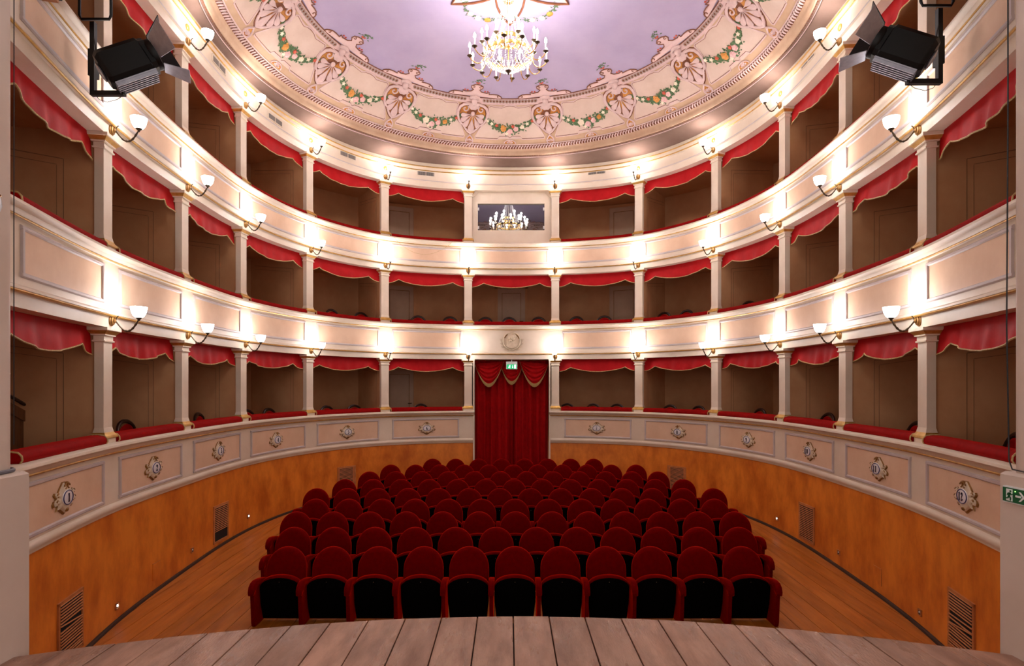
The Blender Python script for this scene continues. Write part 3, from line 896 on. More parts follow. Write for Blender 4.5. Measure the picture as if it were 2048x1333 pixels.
# ------------------------------------------------------------------ chairs in the boxes
def chair_proto():
    root = thing('salon_chair', 'x', 'chair', loc(0, 0, 0))
    b = MB(); pts = []
    for i in range(21):
        a = -0.62 + (PI + 1.24) * i / 20
        pts.append((0.205 * math.cos(a), 0.20 + 0.05 * max(math.sin(a), 0), 0.72 + 0.195 * math.sin(a)))
    b.tube(pts, [0.019 + 0.011 * max(math.sin(-0.62 + (PI + 1.24) * i / 20), 0) ** 2 for i in range(21)], 8, True)
    for x in (-0.165, 0.165): b.tube([(x, 0.20, 0.62), (x * 1.03, 0.205, 0.44)], 0.018, 6)
    b.build('back_frame', 'walnut', root)
    b = MB(); b.lathe([(0.02, -0.025), (0.12, -0.02), (0.165, -0.008), (0.175, 0.0), (0.165, 0.012), (0.02, 0.018)], 20, (0, 0.215, 0.70), axis='y'); b.build('back_pad', 'velvet', root)
    b = MB(); b.loft([[(0.235 * math.cos(t) * q, 0.225 * math.sin(t) * q, z) for t in [2 * PI * i / 20 for i in range(20)]] for z, q in ((0.41, 0.96), (0.44, 1.0), (0.47, 0.97), (0.49, 0.8))]); b.build('seat', 'velvet', root)
    b = MB(); b.loft([[(0.245 * math.cos(t), 0.235 * math.sin(t), z) for t in [2 * PI * i / 20 for i in range(20)]] for z in (0.37, 0.412)]); b.build('seat_rail', 'walnut', root)
    for x in (-0.17, 0.17):
        for y in (-0.16, 0.17):
            b = MB(); b.tube([(x, y, 0.38), (x * 1.05, y * 1.05, 0.2), (x * 1.1, y * (1.1 if y < 0 else 1.25), 0.0)], [0.024, 0.018, 0.013], 7); b.build('leg', 'walnut', root)
    return root
CH = {(1, 2): [252], (1, 3): [400], (1, 4): [492, 540], (1, 5): [655, 709], (1, 6): [842], (1, 7): [1131, 1184, 1232], (1, 8): [1341, 1396], (1, 9): [1518],
      (1, 10): [1655], (1, 11): [1832], (1, 12): [2030], (2, 5): [667, 724], (2, 6): [835, 900], (2, 'c'): [971, 1022, 1078], (2, 7): [1151, 1213], (2, 8): [1326, 1372], (2, 9): [1497]}
pc = chair_proto(); first = True
for (k, b), xs_ in CH.items():
    for i, px in enumerate(xs_):
        s = s_at(px, 0.62)
        n = len(xs_); w = '' if n == 1 else [' nearest the stage', ''][0]
        pos_w = '' if n == 1 else (('the leftmost one' if i == 0 else 'the rightmost one') if n == 2 else ['the leftmost one', 'the middle one', 'the rightmost one'][i])
        lab = 'dark wood round-back chair in the %s %s' % (TW[k], box_words(k, b)) + (', ' + pos_w if pos_w else '')
        m = fr(s, 0.40, T[k]['floor']) @ Matrix.Rotation(rnd.uniform(-0.2, 0.2), 4, 'Z')
        if first: o = pc; o.matrix_basis = m; o['label'] = lab; first = False
        else: o = copy_tree(pc, None, m, lab)
        o['group'] = 'chairs in the boxes'

# ------------------------------------------------------------------ curtained doorway
CM = fr(SMID, 0.16, 0)
root = thing('doorway_curtain', 'full length crimson velvet curtain with gold fringed swags in the centre doorway', 'curtain', CM)
ZF = floor_z(15.3) + 0.01
for sg in (-1, 1):
    r = random.Random(31 + sg); fs = [r.uniform(0, 6.28) for _ in range(5)]
    b = MB(); rings = []
    nx, nz = 90, 12
    for i in range(nx + 1):
        u = i / nx; x = sg * (0.965 * (1 - u)) + sg * -0.03 * u
        ring = []
        for j in range(nz + 1):
            v = j / nz; z = ZF + (3.44 - ZF) * v
            f = 0.050 * math.sin(2 * PI * (x / 0.19) + fs[0] + 0.5 * math.sin(3 * v + fs[3])) + 0.035 * math.sin(2 * PI * x / 0.33 + fs[1] + 0.4 * (1 - v)) + 0.008 * math.sin(2 * PI * x / 0.085 + fs[2])
            ring.append((x + sg * 0.01 * math.sin(5 * v + fs[4]) * (1 - v), 0.02 * (1 if sg > 0 else -0.2) + f * (1.0 - 0.35 * v), z))
        rings.append(ring)
    b.loft(rings, False, False); b.build('curtain_leaf', 'curtain', root, angle=80)
def swag(xl, xr, zl_, zr_, dep, y0):
    b = MB(); nu, nv = 28, 16; rings = []
    def P(u, v):
        x = xl + (xr - xl) * (0.5 + (u - 0.5) * (1.0 - 0.0 * v))
        ztop = zl_ + (zr_ - zl_) * u
        sag = dep * (math.sin(PI * u) ** 0.85) * v
        fold = 0.022 * math.sin(2 * PI * (v * 5.0)) * math.sin(PI * u) ** 0.6
        return (x, y0 - 0.05 * math.sin(PI * u) * v - fold - 0.02 * v, ztop - sag)
    for i in range(nu + 1): rings.append([P(i / nu, j / nv) for j in range(nv + 1)])
    b.loft(rings, False, False); so = b.build('swag', 'curtain', root, angle=80)
    g = MB(); rings = []; n = 120
    for i in range(n + 1):
        u = i / n; p = P(u, 1.0); e = 0.03 + 0.055 * math.sin(PI * u) ** 0.5
        dx = (u - 0.5) * -0.02
        z_ = 0.006 if i % 2 else -0.006
        rings.append([(p[0], p[1] - 0.006 + z_, p[2] + 0.012), (p[0] + dx, p[1] - 0.012 + z_, p[2] - e * 0.5), (p[0] + dx * 2, p[1] - 0.008 + z_, p[2] - e + (0.006 if i % 3 else 0))])
    g.loft(rings, False, False); g.build('fringe', 'fringe', so, smooth=False)
swag(-0.33, 0.33, 3.42, 3.42, 0.54, -0.055)
swag(-0.965, -0.20, 3.34, 3.42, 0.56, -0.09)
swag(0.20, 0.965, 3.42, 3.34, 0.56, -0.09)

# ------------------------------------------------------------------ exit signs
def man(mb, ox, oz, h, y0, y1):
    mb.loft([[(ox + 0.10 * h + 0.09 * h * math.cos(t), y, oz + 0.88 * h + 0.09 * h * math.sin(t)) for t in [2 * PI * i / 12 for i in range(12)]] for y in (y0, y1)])
    for st in ([(0.05, 0.72, 0.13), (-0.06, 0.42, 0.13)], [(-0.06, 0.42, 0.10), (0.12, 0.26, 0.09), (0.10, 0.02, 0.07)], [(-0.06, 0.42, 0.10), (-0.18, 0.22, 0.08), (-0.38, 0.20, 0.07)],
               [(0.05, 0.72, 0.07), (0.22, 0.56, 0.06), (0.34, 0.64, 0.05)], [(0.03, 0.70, 0.07), (-0.16, 0.66, 0.06), (-0.24, 0.48, 0.05)]):
        ribbon(mb, st, h, h, ox, oz, y0, y1)
m = fr(SMID, -0.06, 3.30)
root = thing('exit_sign', 'white lit emergency exit sign hanging over the curtained doorway', 'exit sign', m)
b = MB(); b.box((0, 0, 0), (0.29, 0.07, 0.20)); b.box((0, 0.0, 0.13), (0.02, 0.02, 0.07)); b.build('housing', 'whiteplastic', root, smooth=False)
b = MB(); b.box((0, -0.037, -0.03), (0.255, 0.008, 0.115)); gp = b.build('green_panel', 'exitgreen', root, smooth=False)
b = MB(); man(b, -0.055, -0.078, 0.095, -0.045, -0.040); b.build('running_figure', 'exitwhite', gp, smooth=False)
b = MB(); b.box((0.025, -0.043, -0.02), (0.012, 0.005, 0.045)); b.prism([(0.003, -0.042), (0.047, -0.042), (0.025, -0.072)], -0.045, -0.040); b.build('arrow', 'exitwhite', gp, smooth=False)
b = MB(); b.box((0.088, -0.043, -0.03), (0.045, 0.005, 0.095)); b.build('door_symbol', 'exitwhite', gp, smooth=False)
PM = Matrix.Translation((3.185, 3.805, 2.09)) @ Matrix.Rotation(-PI / 2, 4, 'Z')
root = thing('exit_sign', 'green emergency exit sign with white arrow on the proscenium pier', 'exit sign', PM)
b = MB(); b.box((0.105, -0.012, 0), (0.222, 0.024, 0.105)); b.build('housing', 'whiteplastic', root, smooth=False)
b = MB(); b.box((0.105, -0.027, 0), (0.21, 0.006, 0.09)); gp = b.build('green_panel', 'exitgreenoff', root, smooth=False)
b = MB(); b.box((0.052, -0.031, 0.0), (0.045, 0.004, 0.076)); ds = b.build('door_symbol', 'signwhite', gp, smooth=False)
b = MB(); man(b, 0.056, -0.036, 0.070, -0.036, -0.0325); b.build('running_figure', 'exitgreenoff', gp, smooth=False)
b = MB(); b.box((0.118, -0.031, 0), (0.04, 0.004, 0.012)); b.prism([(0.122, 0.03), (0.15, 0.0), (0.122, -0.03), (0.134, -0.03), (0.166, 0.0), (0.134, 0.03)], -0.033, -0.029); b.build('arrow', 'signwhite', gp, smooth=False)
b = MB(); b.ball((0.095, -0.031, 0.028), 0.003, 6, 4); b.build('pilot_light', 'ledgreen', gp)

# ------------------------------------------------------------------ medallion
m = fr(SMID, -0.121, 3.935)
root = thing('portrait_medallion', 'round plaster relief of a bearded bust framed by laurel over the doorway', 'medallion', m)
b = MB(); b.lathe([(0.235, 0.0), (0.235, -0.03), (0.215, -0.045), (0.20, -0.022), (0.02, -0.022)], 36, axis='y'); b.build('roundel', 'plaster', root)
b = MB(); b.ball((0.02, -0.022, 0.075), (0.078, 0.06, 0.085), 14, 8); b.ball((-0.048, -0.03, 0.055), (0.03, 0.045, 0.045), 10, 6); b.ball((-0.03, -0.032, -0.005), (0.045, 0.055, 0.045), 10, 6)
b.ball((0.062, -0.03, 0.10), (0.05, 0.035, 0.06), 10, 6); b.ball((-0.077, -0.032, 0.045), (0.014, 0.02, 0.018), 8, 5)
b.prism([(-0.15, -0.14), (-0.09, -0.06), (-0.02, -0.03), (0.05, -0.01), (0.11, -0.05), (0.165, -0.12), (0.12, -0.17), (0.0, -0.20), (-0.10, -0.175)], -0.02, -0.055)
b.build('bust', 'plaster', root, angle=60)
lf = MB(); lf.prism([(0, -0.045), (0.014, -0.01), (0.010, 0.03), (0, 0.055), (-0.010, 0.03), (-0.014, -0.01)], 0.0, -0.014)
lm = lf.mesh('laurel_leaf', 'plaster', False)
for sg in (-1, 1):
    for i in range(11):
        a = -PI / 2 + sg * (0.12 + i * 0.165); rr = 0.262 + (0.022 if i % 2 else -0.014)
        o = bpy.data.objects.new('laurel_leaf', lm); COL.objects.link(o); o.parent = root
        ang = a + sg * PI / 2 + (0.42 if i % 2 else -0.42) * -sg
        o.matrix_basis = Matrix.Translation((rr * math.cos(a), -0.008, rr * math.sin(a))) @ Matrix.Rotation(-(ang - PI / 2), 4, 'Y') @ Matrix.Rotation(0.25, 4, 'X')
for a0_, a1_ in ((0.25, 1.0), (2.15, 2.75)):
    b = MB(); b.tube([(0.192 * math.cos(a0_ + (a1_ - a0_) * i / 8), -0.024, 0.192 * math.sin(a0_ + (a1_ - a0_) * i / 8)) for i in range(9)], 0.011, 5); b.build('inscription_band', 'oldgold', root)

# ------------------------------------------------------------------ control-room window in the top tier
m = fr(SMID, -0.02, 0)
xl, xr, z0, z1, zb, zt, xe = -0.885, 0.855, 6.82, 7.52, 6.455, 7.82, 1.03
b = MB(m)
b.box(((xl - xe) / 2, 0.06, (zb + zt) / 2), (xe + xl, 0.12, zt - zb)); b.box(((xr + xe) / 2, 0.06, (zb + zt) / 2), (xe - xr, 0.12, zt - zb))
b.box(((xl + xr) / 2, 0.06, (zb + z0) / 2), (xr - xl, 0.12, z0 - zb)); b.box(((xl + xr) / 2, 0.06, (z1 + zt) / 2), (xr - xl, 0.12, zt - z1))
for sg in (-1, 1):
    b.prism([(sg * 1.03, 7.82), (sg * 0.86, 7.82), (sg * 0.90, 7.77), (sg * 0.96, 7.70), (sg * 1.03, 7.66)], -0.03, 0.0)
win = struct(b.build('window_1', 'cream', smooth=False), 'cream wall with the dark control room window in the top tier')
b = MB(m); b.box(((xl + xr) / 2, 0.075, (z0 + z1) / 2), (xr - xl, 0.012, z1 - z0)); b.build('glass_pane', 'dark_room_glass', win, smooth=False)
for x in (xl + 0.015, xr - 0.015):
    for z in (z0 + 0.09, z1 - 0.13):
        b = MB(m); b.box((x, 0.055, z), (0.04, 0.03, 0.07)); b.build('glazing_clip', 'whiteplastic', win, smooth=False)

# ------------------------------------------------------------------ vents, step lights, access panels
for i, px in enumerate((437, 550, 695, 851, 1194, 1352, 1490, 1617)):
    py = (130, 240, 311.5, 348, 345, 304, 231, 119)[i]
    s = s_at(px, -0.12); bx = [3, 4, 5, 6, 7, 8, 9, 10][i]
    root = thing('air_grille', 'small grey air grille in the frieze above the top-tier box of plate %s' % NW[bx], 'vent', fr(s, -0.122, z_at(s, -0.12, py)), 'air grilles in the frieze')
    b = MB()
    for x in (-0.225, 0.0, 0.225): b.box((x, -0.006, 0), (0.02 if x else 0.014, 0.014, 0.12))
    for z in (-0.055, 0.055): b.box((0, -0.006, z), (0.47, 0.014, 0.016))
    b.build('frame', 'cream', root, smooth=False)
    b = MB(); b.box((0, -0.001, 0), (0.45, 0.004, 0.11)); b.build('opening_shade', 'ventshade', root, smooth=False)  # flat dark sheet, painted shade of the opening behind the fins
    b = MB()
    for q in range(26):
        x = -0.21 + 0.42 * q / 25
        if abs(x) > 0.012: b.box((x, -0.007, 0), (0.009, 0.009, 0.1))
    fo = b.build('grille_fins', 'ventgrey', root, smooth=False); fo['kind'] = 'stuff'
VN = [(140, 'nearest the stage below plate one', 1), (441, 'below plate three, with its bottom slats missing', 2), (693, 'below plate five behind the seats', 0), (1354, 'below plate eight behind the seats', 0),
      (1614, 'below plate ten', 3), (1925, 'nearest the stage below plate twelve, with fallen slats', 4)]
sl = MB(); sl.box((0, 0, 0), (0.455, 0.016, 0.013), Matrix.Rotation(-0.5, 3, 'X')); slm = sl.mesh('slat', 'ventwood', False)
for px, w, var in VN:
    s = s_at(px, -0.10); P_ = at(s, -0.10); zf_ = floor_z(P_.y)
    root = thing('floor_vent', 'slatted wooden vent in the ochre wall ' + w, 'vent', fr(s, -0.102, zf_ + 0.11), 'slatted vents in the ochre wall')
    b = MB()
    for x in (-0.245, 0.245): b.box((x, -0.006, 0.29), (0.03, 0.022, 0.61))
    for z in (-0.005, 0.585): b.box((0, -0.006, z), (0.52, 0.022, 0.03))
    b.build('frame', 'ventwood', root, smooth=False)
    b = MB(); b.box((0, 0.0, 0.29), (0.47, 0.006, 0.57)); b.build('opening_shade', 'ventshade', root, smooth=False)  # thin sheet whose colour gives the shade between the slats
    for q in range(19):
        z = 0.025 + 0.54 * q / 18
        tilt_, dz = 0.0, 0.0
        if var == 2 and z < 0.17: continue
        if var in (1, 4):
            if q == 11: continue
            if q == 10: tilt_, dz = (0.10 if var == 1 else -0.03), 0.012
            if q == 8 and var == 4: tilt_, dz = -0.10, 0.0
            if q in (2, 3): dz = -0.006
        o = bpy.data.objects.new('slat', slm); COL.objects.link(o); o.parent = root
        o.matrix_basis = Matrix.Translation((0, -0.012, z + dz)) @ Matrix.Rotation(tilt_, 4, 'Y')
SL = [(232, 1213, 1, 'nearest the stage below plate one'), (383, 1101, 0, 'below plate two'), (496, 1033, 1, 'below plate three'),
      (1555, 1038, 1, 'below plate nine'), (1678, 1106, 0, 'below plate ten'), (1841, 1226, 0, 'below plate eleven')]
for px, py, on, w in SL:
    s = s_at(px, -0.10)
    root = thing('step_light', '%s square step light low in the ochre wall %s' % ('glowing' if on else 'unlit', w), 'step light', fr(s, -0.102, z_at(s, -0.10, py)), 'step lights in the ochre wall')
    b = MB()
    for x in (-0.032, 0.032): b.box((x, -0.005, 0), (0.012, 0.016, 0.076))
    for z in (-0.032, 0.032): b.box((0, -0.005, z), (0.076, 0.016, 0.012))
    b.build('frame', 'ventwood', root, smooth=False)
    b = MB(); b.box((0, 0.0, 0), (0.06, 0.006, 0.06)); b.build('recess_shade', 'ventshade', root, smooth=False)  # flat plate painted dark as the shade around the lens
    b = MB(); b.ball((0, -0.008, 0.004), (0.013, 0.010, 0.014), 10, 6); b.build('lens', 'led' if on else 'whiteplastic', root)
for px, py, w in ((312, 1142, 'below plate two'), (1755, 1152, 'below plate eleven')):
    s = s_at(px, -0.10)
    root = thing('access_panel', 'ochre painted access panel in the wall ' + w, 'access panel', fr(s, -0.1, z_at(s, -0.10, py)), 'access panels')
    b = MB(); b.box((0, -0.004, 0), (0.19, 0.010, 0.22)); b.build('cover', 'ochre', root, smooth=False)
    b = MB(); b.box((0, -0.002, 0.112), (0.196, 0.014, 0.005)); b.box((0.097, -0.002, 0), (0.004, 0.014, 0.222)); b.build('edge', 'ventwood', root, smooth=False)

# ------------------------------------------------------------------ stage spotlights on the top-tier front
def spotlight(side):
    sg = 1 if side == 'left' else -1
    X0 = -4.28 if side == 'left' else 4.175
    Y0 = 5.90 if side == 'left' else 5.75
    ZB = 5.75 if side == 'left' else 5.79
    w = 'over plate one' if side == 'left' else 'over plate twelve'
    root = thing('stage_spotlight', 'black stage spotlight with open barn doors on a bracket %s' % w, 'spotlight', loc(X0, Y0, ZB), 'stage spotlights on the balcony')
    mx = Matrix.Scale(sg, 4, (1, 0, 0))
    b = MB(mx); b.box((0, 0, 0.35), (0.045, 0.045, 0.74)); b.box((0.15, 0, 0.0), (0.34, 0.05, 0.045)); b.box((-0.04, 0.06, 0.33), (0.05, 0.10, 0.27)); b.box((0.30, 0.0, 0.09), (0.05, 0.03, 0.20))
    b.build('bracket', 'blackmetal', root, smooth=False)
    # lamp body: axis from rear to lens
    ax = Vector((0.72, 0.36, 0.52)).normalized(); c0 = Vector((0.37, -0.05, 0.27))
    side_ = Vector((0, 0, 1)).cross(ax).normalized(); up = ax.cross(side_)
    R = Matrix((side_, ax, up)).transposed().to_4x4() @ Matrix.Scale(1.18, 4)
    BM = mx @ Matrix.Translation(c0) @ R                    # local: x sideways, y towards the lens, z up
    b = MB(BM)
    oct_ = [(-0.11, -0.10), (-0.075, -0.14), (0.075, -0.14), (0.11, -0.10), (0.11, 0.10), (0.065, 0.145), (-0.065, 0.145), (-0.11, 0.10)]
    b.loft([[(x * q, y, z * q) for x, z in oct_] for y, q in ((-0.20, 0.82), (-0.17, 0.98), (-0.16, 1.0), (0.16, 1.0), (0.17, 0.92), (0.21, 0.9))])
    b.build('housing', 'blackmetal', root, angle=25)
    b = MB(BM)
    for i in range(6): b.box((-0.085 + 0.034 * i, 0.0, -0.158), (0.012, 0.34, 0.036))
    b.box((0, 0.0, -0.143), (0.19, 0.345, 0.012)); b.build('heat_sink', 'alu', root, smooth=False)
    b = MB(BM); b.lathe([(0.115, 0.20), (0.125, 0.215), (0.125, 0.25), (0.11, 0.255), (0.10, 0.24), (0.0, 0.235)], 20, axis='y'); b.build('lens_ring', 'blackmetal', root)
    b = MB(BM); b.lathe([(0.07, -0.205), (0.075, -0.215), (0.04, -0.225), (0.01, -0.222)], 16, axis='y'); b.build('rear_cap', 'alu', root)
    for i, (a, m_, op) in enumerate(((PI / 2, 'blackmetal', 0.55), (-PI / 2, 'alu', 0.75), (0, 'blackmetal', 0.5), (PI, 'alu', 0.95))):
        L_ = 0.20 if i < 2 else 0.19
        fm = BM @ Matrix.Translation((0, 0.255, 0)) @ Matrix.Rotation(-a, 4, 'Y') @ Matrix.Translation((0.118, 0, 0)) @ Matrix.Rotation(-op, 4, 'Z')
        b = MB(fm); wq = 0.085
        b.loft([[(-0.003, 0, -wq), (-0.003, L_, -wq * 1.45), (-0.003, L_, wq * 1.45), (-0.003, 0, wq)], [(0.003, 0, -wq), (0.003, L_, -wq * 1.45), (0.003, L_, wq * 1.45), (0.003, 0, wq)]])
        b.build('barn_door', m_, root, smooth=False)
    b = MB(mx)
    q = c0 - ax * 0.2
    b.tube([(0.02, -0.02, 0.55), (0.06, -0.04, 0.40), (0.10, -0.05, 0.22), (0.18, -0.03, 0.12), (0.27, -0.01, 0.11), q], 0.006, 5)
    b.tube([(0.0, 0.0, 0.01), (0.06, 0.0, -0.06), (0.14, 0.0, -0.085), (0.24, 0.0, -0.06), (0.30, 0.0, -0.02)], 0.003, 5)
    b.build('cable', 'rubber', root)
    # the yoke and second lamp above
    root2 = thing('stage_spotlight', 'upper black spotlight on a yoke above the barn-door lamp %s' % w, 'spotlight', loc(X0, Y0, ZB + 0.755), 'stage spotlights on the balcony')
    b = MB(mx); b.tube([(-0.14, 0, 0.42), (-0.14, 0, 0.04), (-0.12, 0, 0.0), (0.16, 0, 0.0), (0.18, 0, 0.04), (0.18, 0, 0.42)], 0.014, 6); b.build('yoke', 'blackmetal', root2)
    b = MB(mx @ Matrix.Translation((0.02, 0, 0.52)) @ Matrix.Rotation(0.2, 4, 'X'))
    b.loft([[(x * 1.3 * q, y, z * q) for x, z in oct_] for y, q in ((-0.20, 0.9), (-0.17, 1.0), (0.16, 1.0), (0.22, 0.9))]); b.build('housing', 'blackmetal', root2, angle=25)
    for x in (-0.15, 0.17):
        b = MB(mx); b.box((x, -0.12, 0.47), (0.012, 0.05, 0.06)); b.build('yellow_tab', 'yellow', root2, smooth=False)
spotlight('left'); spotlight('right')

# ------------------------------------------------------------------ cables, stair, odds and ends
b = MB(); b.tube([(3.272, 3.905, 8.5), (3.27, 3.90, 7.0), (3.275, 3.905, 4.6), (3.262, 3.90, 3.2), (3.278, 3.905, 2.55), (3.26, 3.88, 2.30), (3.23, 3.82, 2.245), (3.195, 3.5, 2.236), (3.195, 2.6, 2.236)], 0.0045, 6)
tag(b.build('black_cable', 'rubber'), 'long black cable hanging down beside the right proscenium pier', 'cable')
b = MB(); b.tube([(-3.372, 3.885, 8.5), (-3.371, 3.885, 6.0), (-3.372, 3.885, 4.0), (-3.372, 3.885, 2.4)], 0.003, 6)
tag(b.build('black_cable', 'rubber'), 'thin black cable running up the edge of the left proscenium pier', 'cable')
b = MB(); rr = 0.115
pth = [(-3.305, 2.4, 2.24), (-3.305, 3.2, 2.24), (-3.305, 3.74, 2.24)] + [(-3.32 - 0.10 + rr * math.cos(a), 3.76 + rr * math.sin(a), 2.24) for a in [PI / 2 * i / 8 for i in range(9)]]
b.tube(pth, 0.013, 7)
tag(b.build('grey_cable', 'greycable'), 'grey cable coiled round the foot of the left proscenium shaft', 'cable')
sa, sb_ = s_at(786, -0.2), s_at(904, -0.2)
zz = T[3]['sill']
b = MB(); b.tube([at(sa + (sb_ - sa) * i / 16, -0.236, zz - 0.02 - 0.36 * math.sin(PI * i / 16) ** 0.8) for i in range(17)], 0.004, 5)
tag(b.build('hanging_wire', 'fringe'), 'thin yellow wire drooping on the top balcony front above plate six', 'wire')
# loudspeaker box at the top left edge
root = thing('wall_speaker', 'small wooden box with a black front on the upper balcony left of the spotlight', 'speaker', fr(s_at(96, -0.2), -0.16, 6.42))
b = MB(); b.box((0, -0.02, 0.10), (0.10, 0.16, 0.46)); b.build('case', 'ventwood', root, smooth=False)
b = MB(); b.box((0.035, -0.11, 0.12), (0.05, 0.03, 0.44)); b.build('front', 'blackmetal', root, smooth=False)
# wooden stair side in the box nearest the stage on the left
sm = s_at(70, 0.75)
root = thing('box_stair', 'dim wooden stair side with sloping handrail inside the box of plate one', 'stair', fr(sm, 0.75, T[1]['floor']))
def slope(x): return 1.27 - 0.42 * (x + 0.55)
bw = 0.14
for i in range(7):
    x = -0.55 + bw * i
    b = MB(); b.prism([(x + 0.003, 0), (x + bw - 0.003, 0), (x + bw - 0.003, slope(x + bw)), (x + 0.003, slope(x))], -0.012, 0.012); b.build('board', 'oldwood', root, smooth=False)
b = MB(); b.prism([(-0.60, slope(-0.6) + 0.02), (0.43, slope(0.43) + 0.02), (0.43, slope(0.43) - 0.10), (-0.60, slope(-0.6) - 0.10)], -0.03, -0.014); b.build('string_board', 'oldwood', root, smooth=False)
b = MB(); b.tube([(-0.62, -0.02, slope(-0.62) + 0.09), (0.36, -0.02, slope(0.36) + 0.09), (0.43, -0.02, slope(0.43) + 0.0), (0.43, -0.02, 0.3)], 0.018, 6); b.build('handrail', 'walnut', root)

# crystal wall lights on the two piers, half out of sight
for sd, xw, w in ((1, -3.32, 'left'), (-1, 3.235, 'right')):
    root = thing('crystal_sconce', 'brass wall light with hanging crystals on the %s proscenium pier' % w, 'lamp', loc(xw, 3.375, 3.93))
    b = MB(); b.lathe([(0.05, 0.0), (0.055, 0.012 * sd), (0.03, 0.025 * sd), (0.008, 0.03 * sd)], 14, axis='x'); b.build('back_plate', 'brass', root)
    for q in (-1, 1):
        b = MB(); b.tube([(0.02 * sd, 0, 0), (0.06 * sd, 0.08 * q, -0.04), (0.08 * sd, 0.17 * q, -0.02), (0.08 * sd, 0.21 * q, 0.03)], 0.007, 6); am = b.build('arm', 'brass', root)
        b = MB(); b.lathe([(0.01, 0.02), (0.035, 0.035), (0.038, 0.042), (0.012, 0.04), (0.012, 0.12)], 10, (0.08 * sd, 0.21 * q, 0)); b.build('drip_cup', 'brass', am)
        for t in range(5):
            a = 2 * PI * t / 5
            b = MB(); b.lathe([(0.002, 0.03), (0.006, 0.02), (0.011, -0.02), (0.001, -0.055)], 6, (0.08 * sd + 0.034 * math.cos(a), 0.21 * q + 0.034 * math.sin(a), 0.0)); b.build('crystal_drop', 'crystal', am, smooth=False)
# ------------------------------------------------------------------ painted and moulded decoration of the cove
NP = 14
STEP = 2 * PI / NP
def CQ(a, b, h=0.0):
    return cp(a / surf(b)[0], b, h)
class CB(MB):
    def plate(self, poly, h0, h1, inset=0.0):
        n = len(poly); ca = sum(p[0] for p in poly) / n; cb = sum(p[1] for p in poly) / n
        rings = [[CQ(a, b, h0) for a, b in poly], [CQ(a, b, h1 - (0.4 * (h1 - h0) if inset else 0)) for a, b in poly]]
        if inset: rings.append([CQ(ca + (a - ca) * (1 - inset), cb + (b - cb) * (1 - inset), h1) for a, b in poly])
        return self.loft(rings)
    def ring(self, outer, inner, h0, h1):
        rings = [[CQ(o[0], o[1], h0), CQ(o[0], o[1], h1 * 0.7), CQ((o[0] + i[0]) / 2, (o[1] + i[1]) / 2, h1), CQ(i[0], i[1], h1 * 0.7), CQ(i[0], i[1], h0)] for o, i in zip(outer, inner)]
        rings.append(rings[0])
        return self.loft(rings, True, False)
    def line(self, pts, w, h):
        """flat painted ribbon; pts = (phi, b)"""
        n = len(pts); rings = []
        for i, (f, b) in enumerate(pts):
            f0, b0 = pts[max(i - 1, 0)]; f1, b1 = pts[min(i + 1, n - 1)]
            r = surf(b)[0]
            t = Vector(((f1 - f0) * r, b1 - b0)); t.normalize(); nx, ny = -t.y * w / 2, t.x * w / 2
            rings.append([cp(f + nx / r, b + ny, 0.0), cp(f + nx / r, b + ny, h), cp(f - nx / r, b - ny, h), cp(f - nx / r, b - ny, 0.0)])
        return self.loft(rings)
def mirror(half): return half + [(-a, b) for a, b in reversed(half) if abs(a) > 1e-6]
def scl(poly, q, c): return [(a * q, c + (b - c) * q) for a, b in poly]
def petal_poly(ang, L, w, q=1.0, pa=0.0, pb=0.86):
    base = [(0.0, 0.03), (0.28, 0.05), (0.45, 0.20), (0.70, 0.48), (0.86, 0.5), (0.97, 0.28), (1.0, 0.0)]
    pts = [(d * L, s * w) for d, s in base] + [(d * L, -s * w) for d, s in reversed(base[:-1])]
    out = []
    for d, s in pts:
        d = L * 0.5 + (d - L * 0.5) * (1 + (q - 1) * 0.35); s *= q
        out.append((pa + math.sin(ang) * d + math.cos(ang) * s, pb - math.cos(ang) * d + math.sin(ang) * s))
    return out
half = [(0, 0.36), (0.09, 0.415), (0.165, 0.50), (0.195, 0.565), (0.26, 0.60), (0.33, 0.68), (0.37, 0.80), (0.375, 0.92), (0.335, 1.03), (0.25, 1.095), (0.12, 1.125), (0, 1.13)]
PAL = mirror(half)
def ornament(name, builder, m, parent, **kw):
    return builder.build(name, m, parent, **kw)
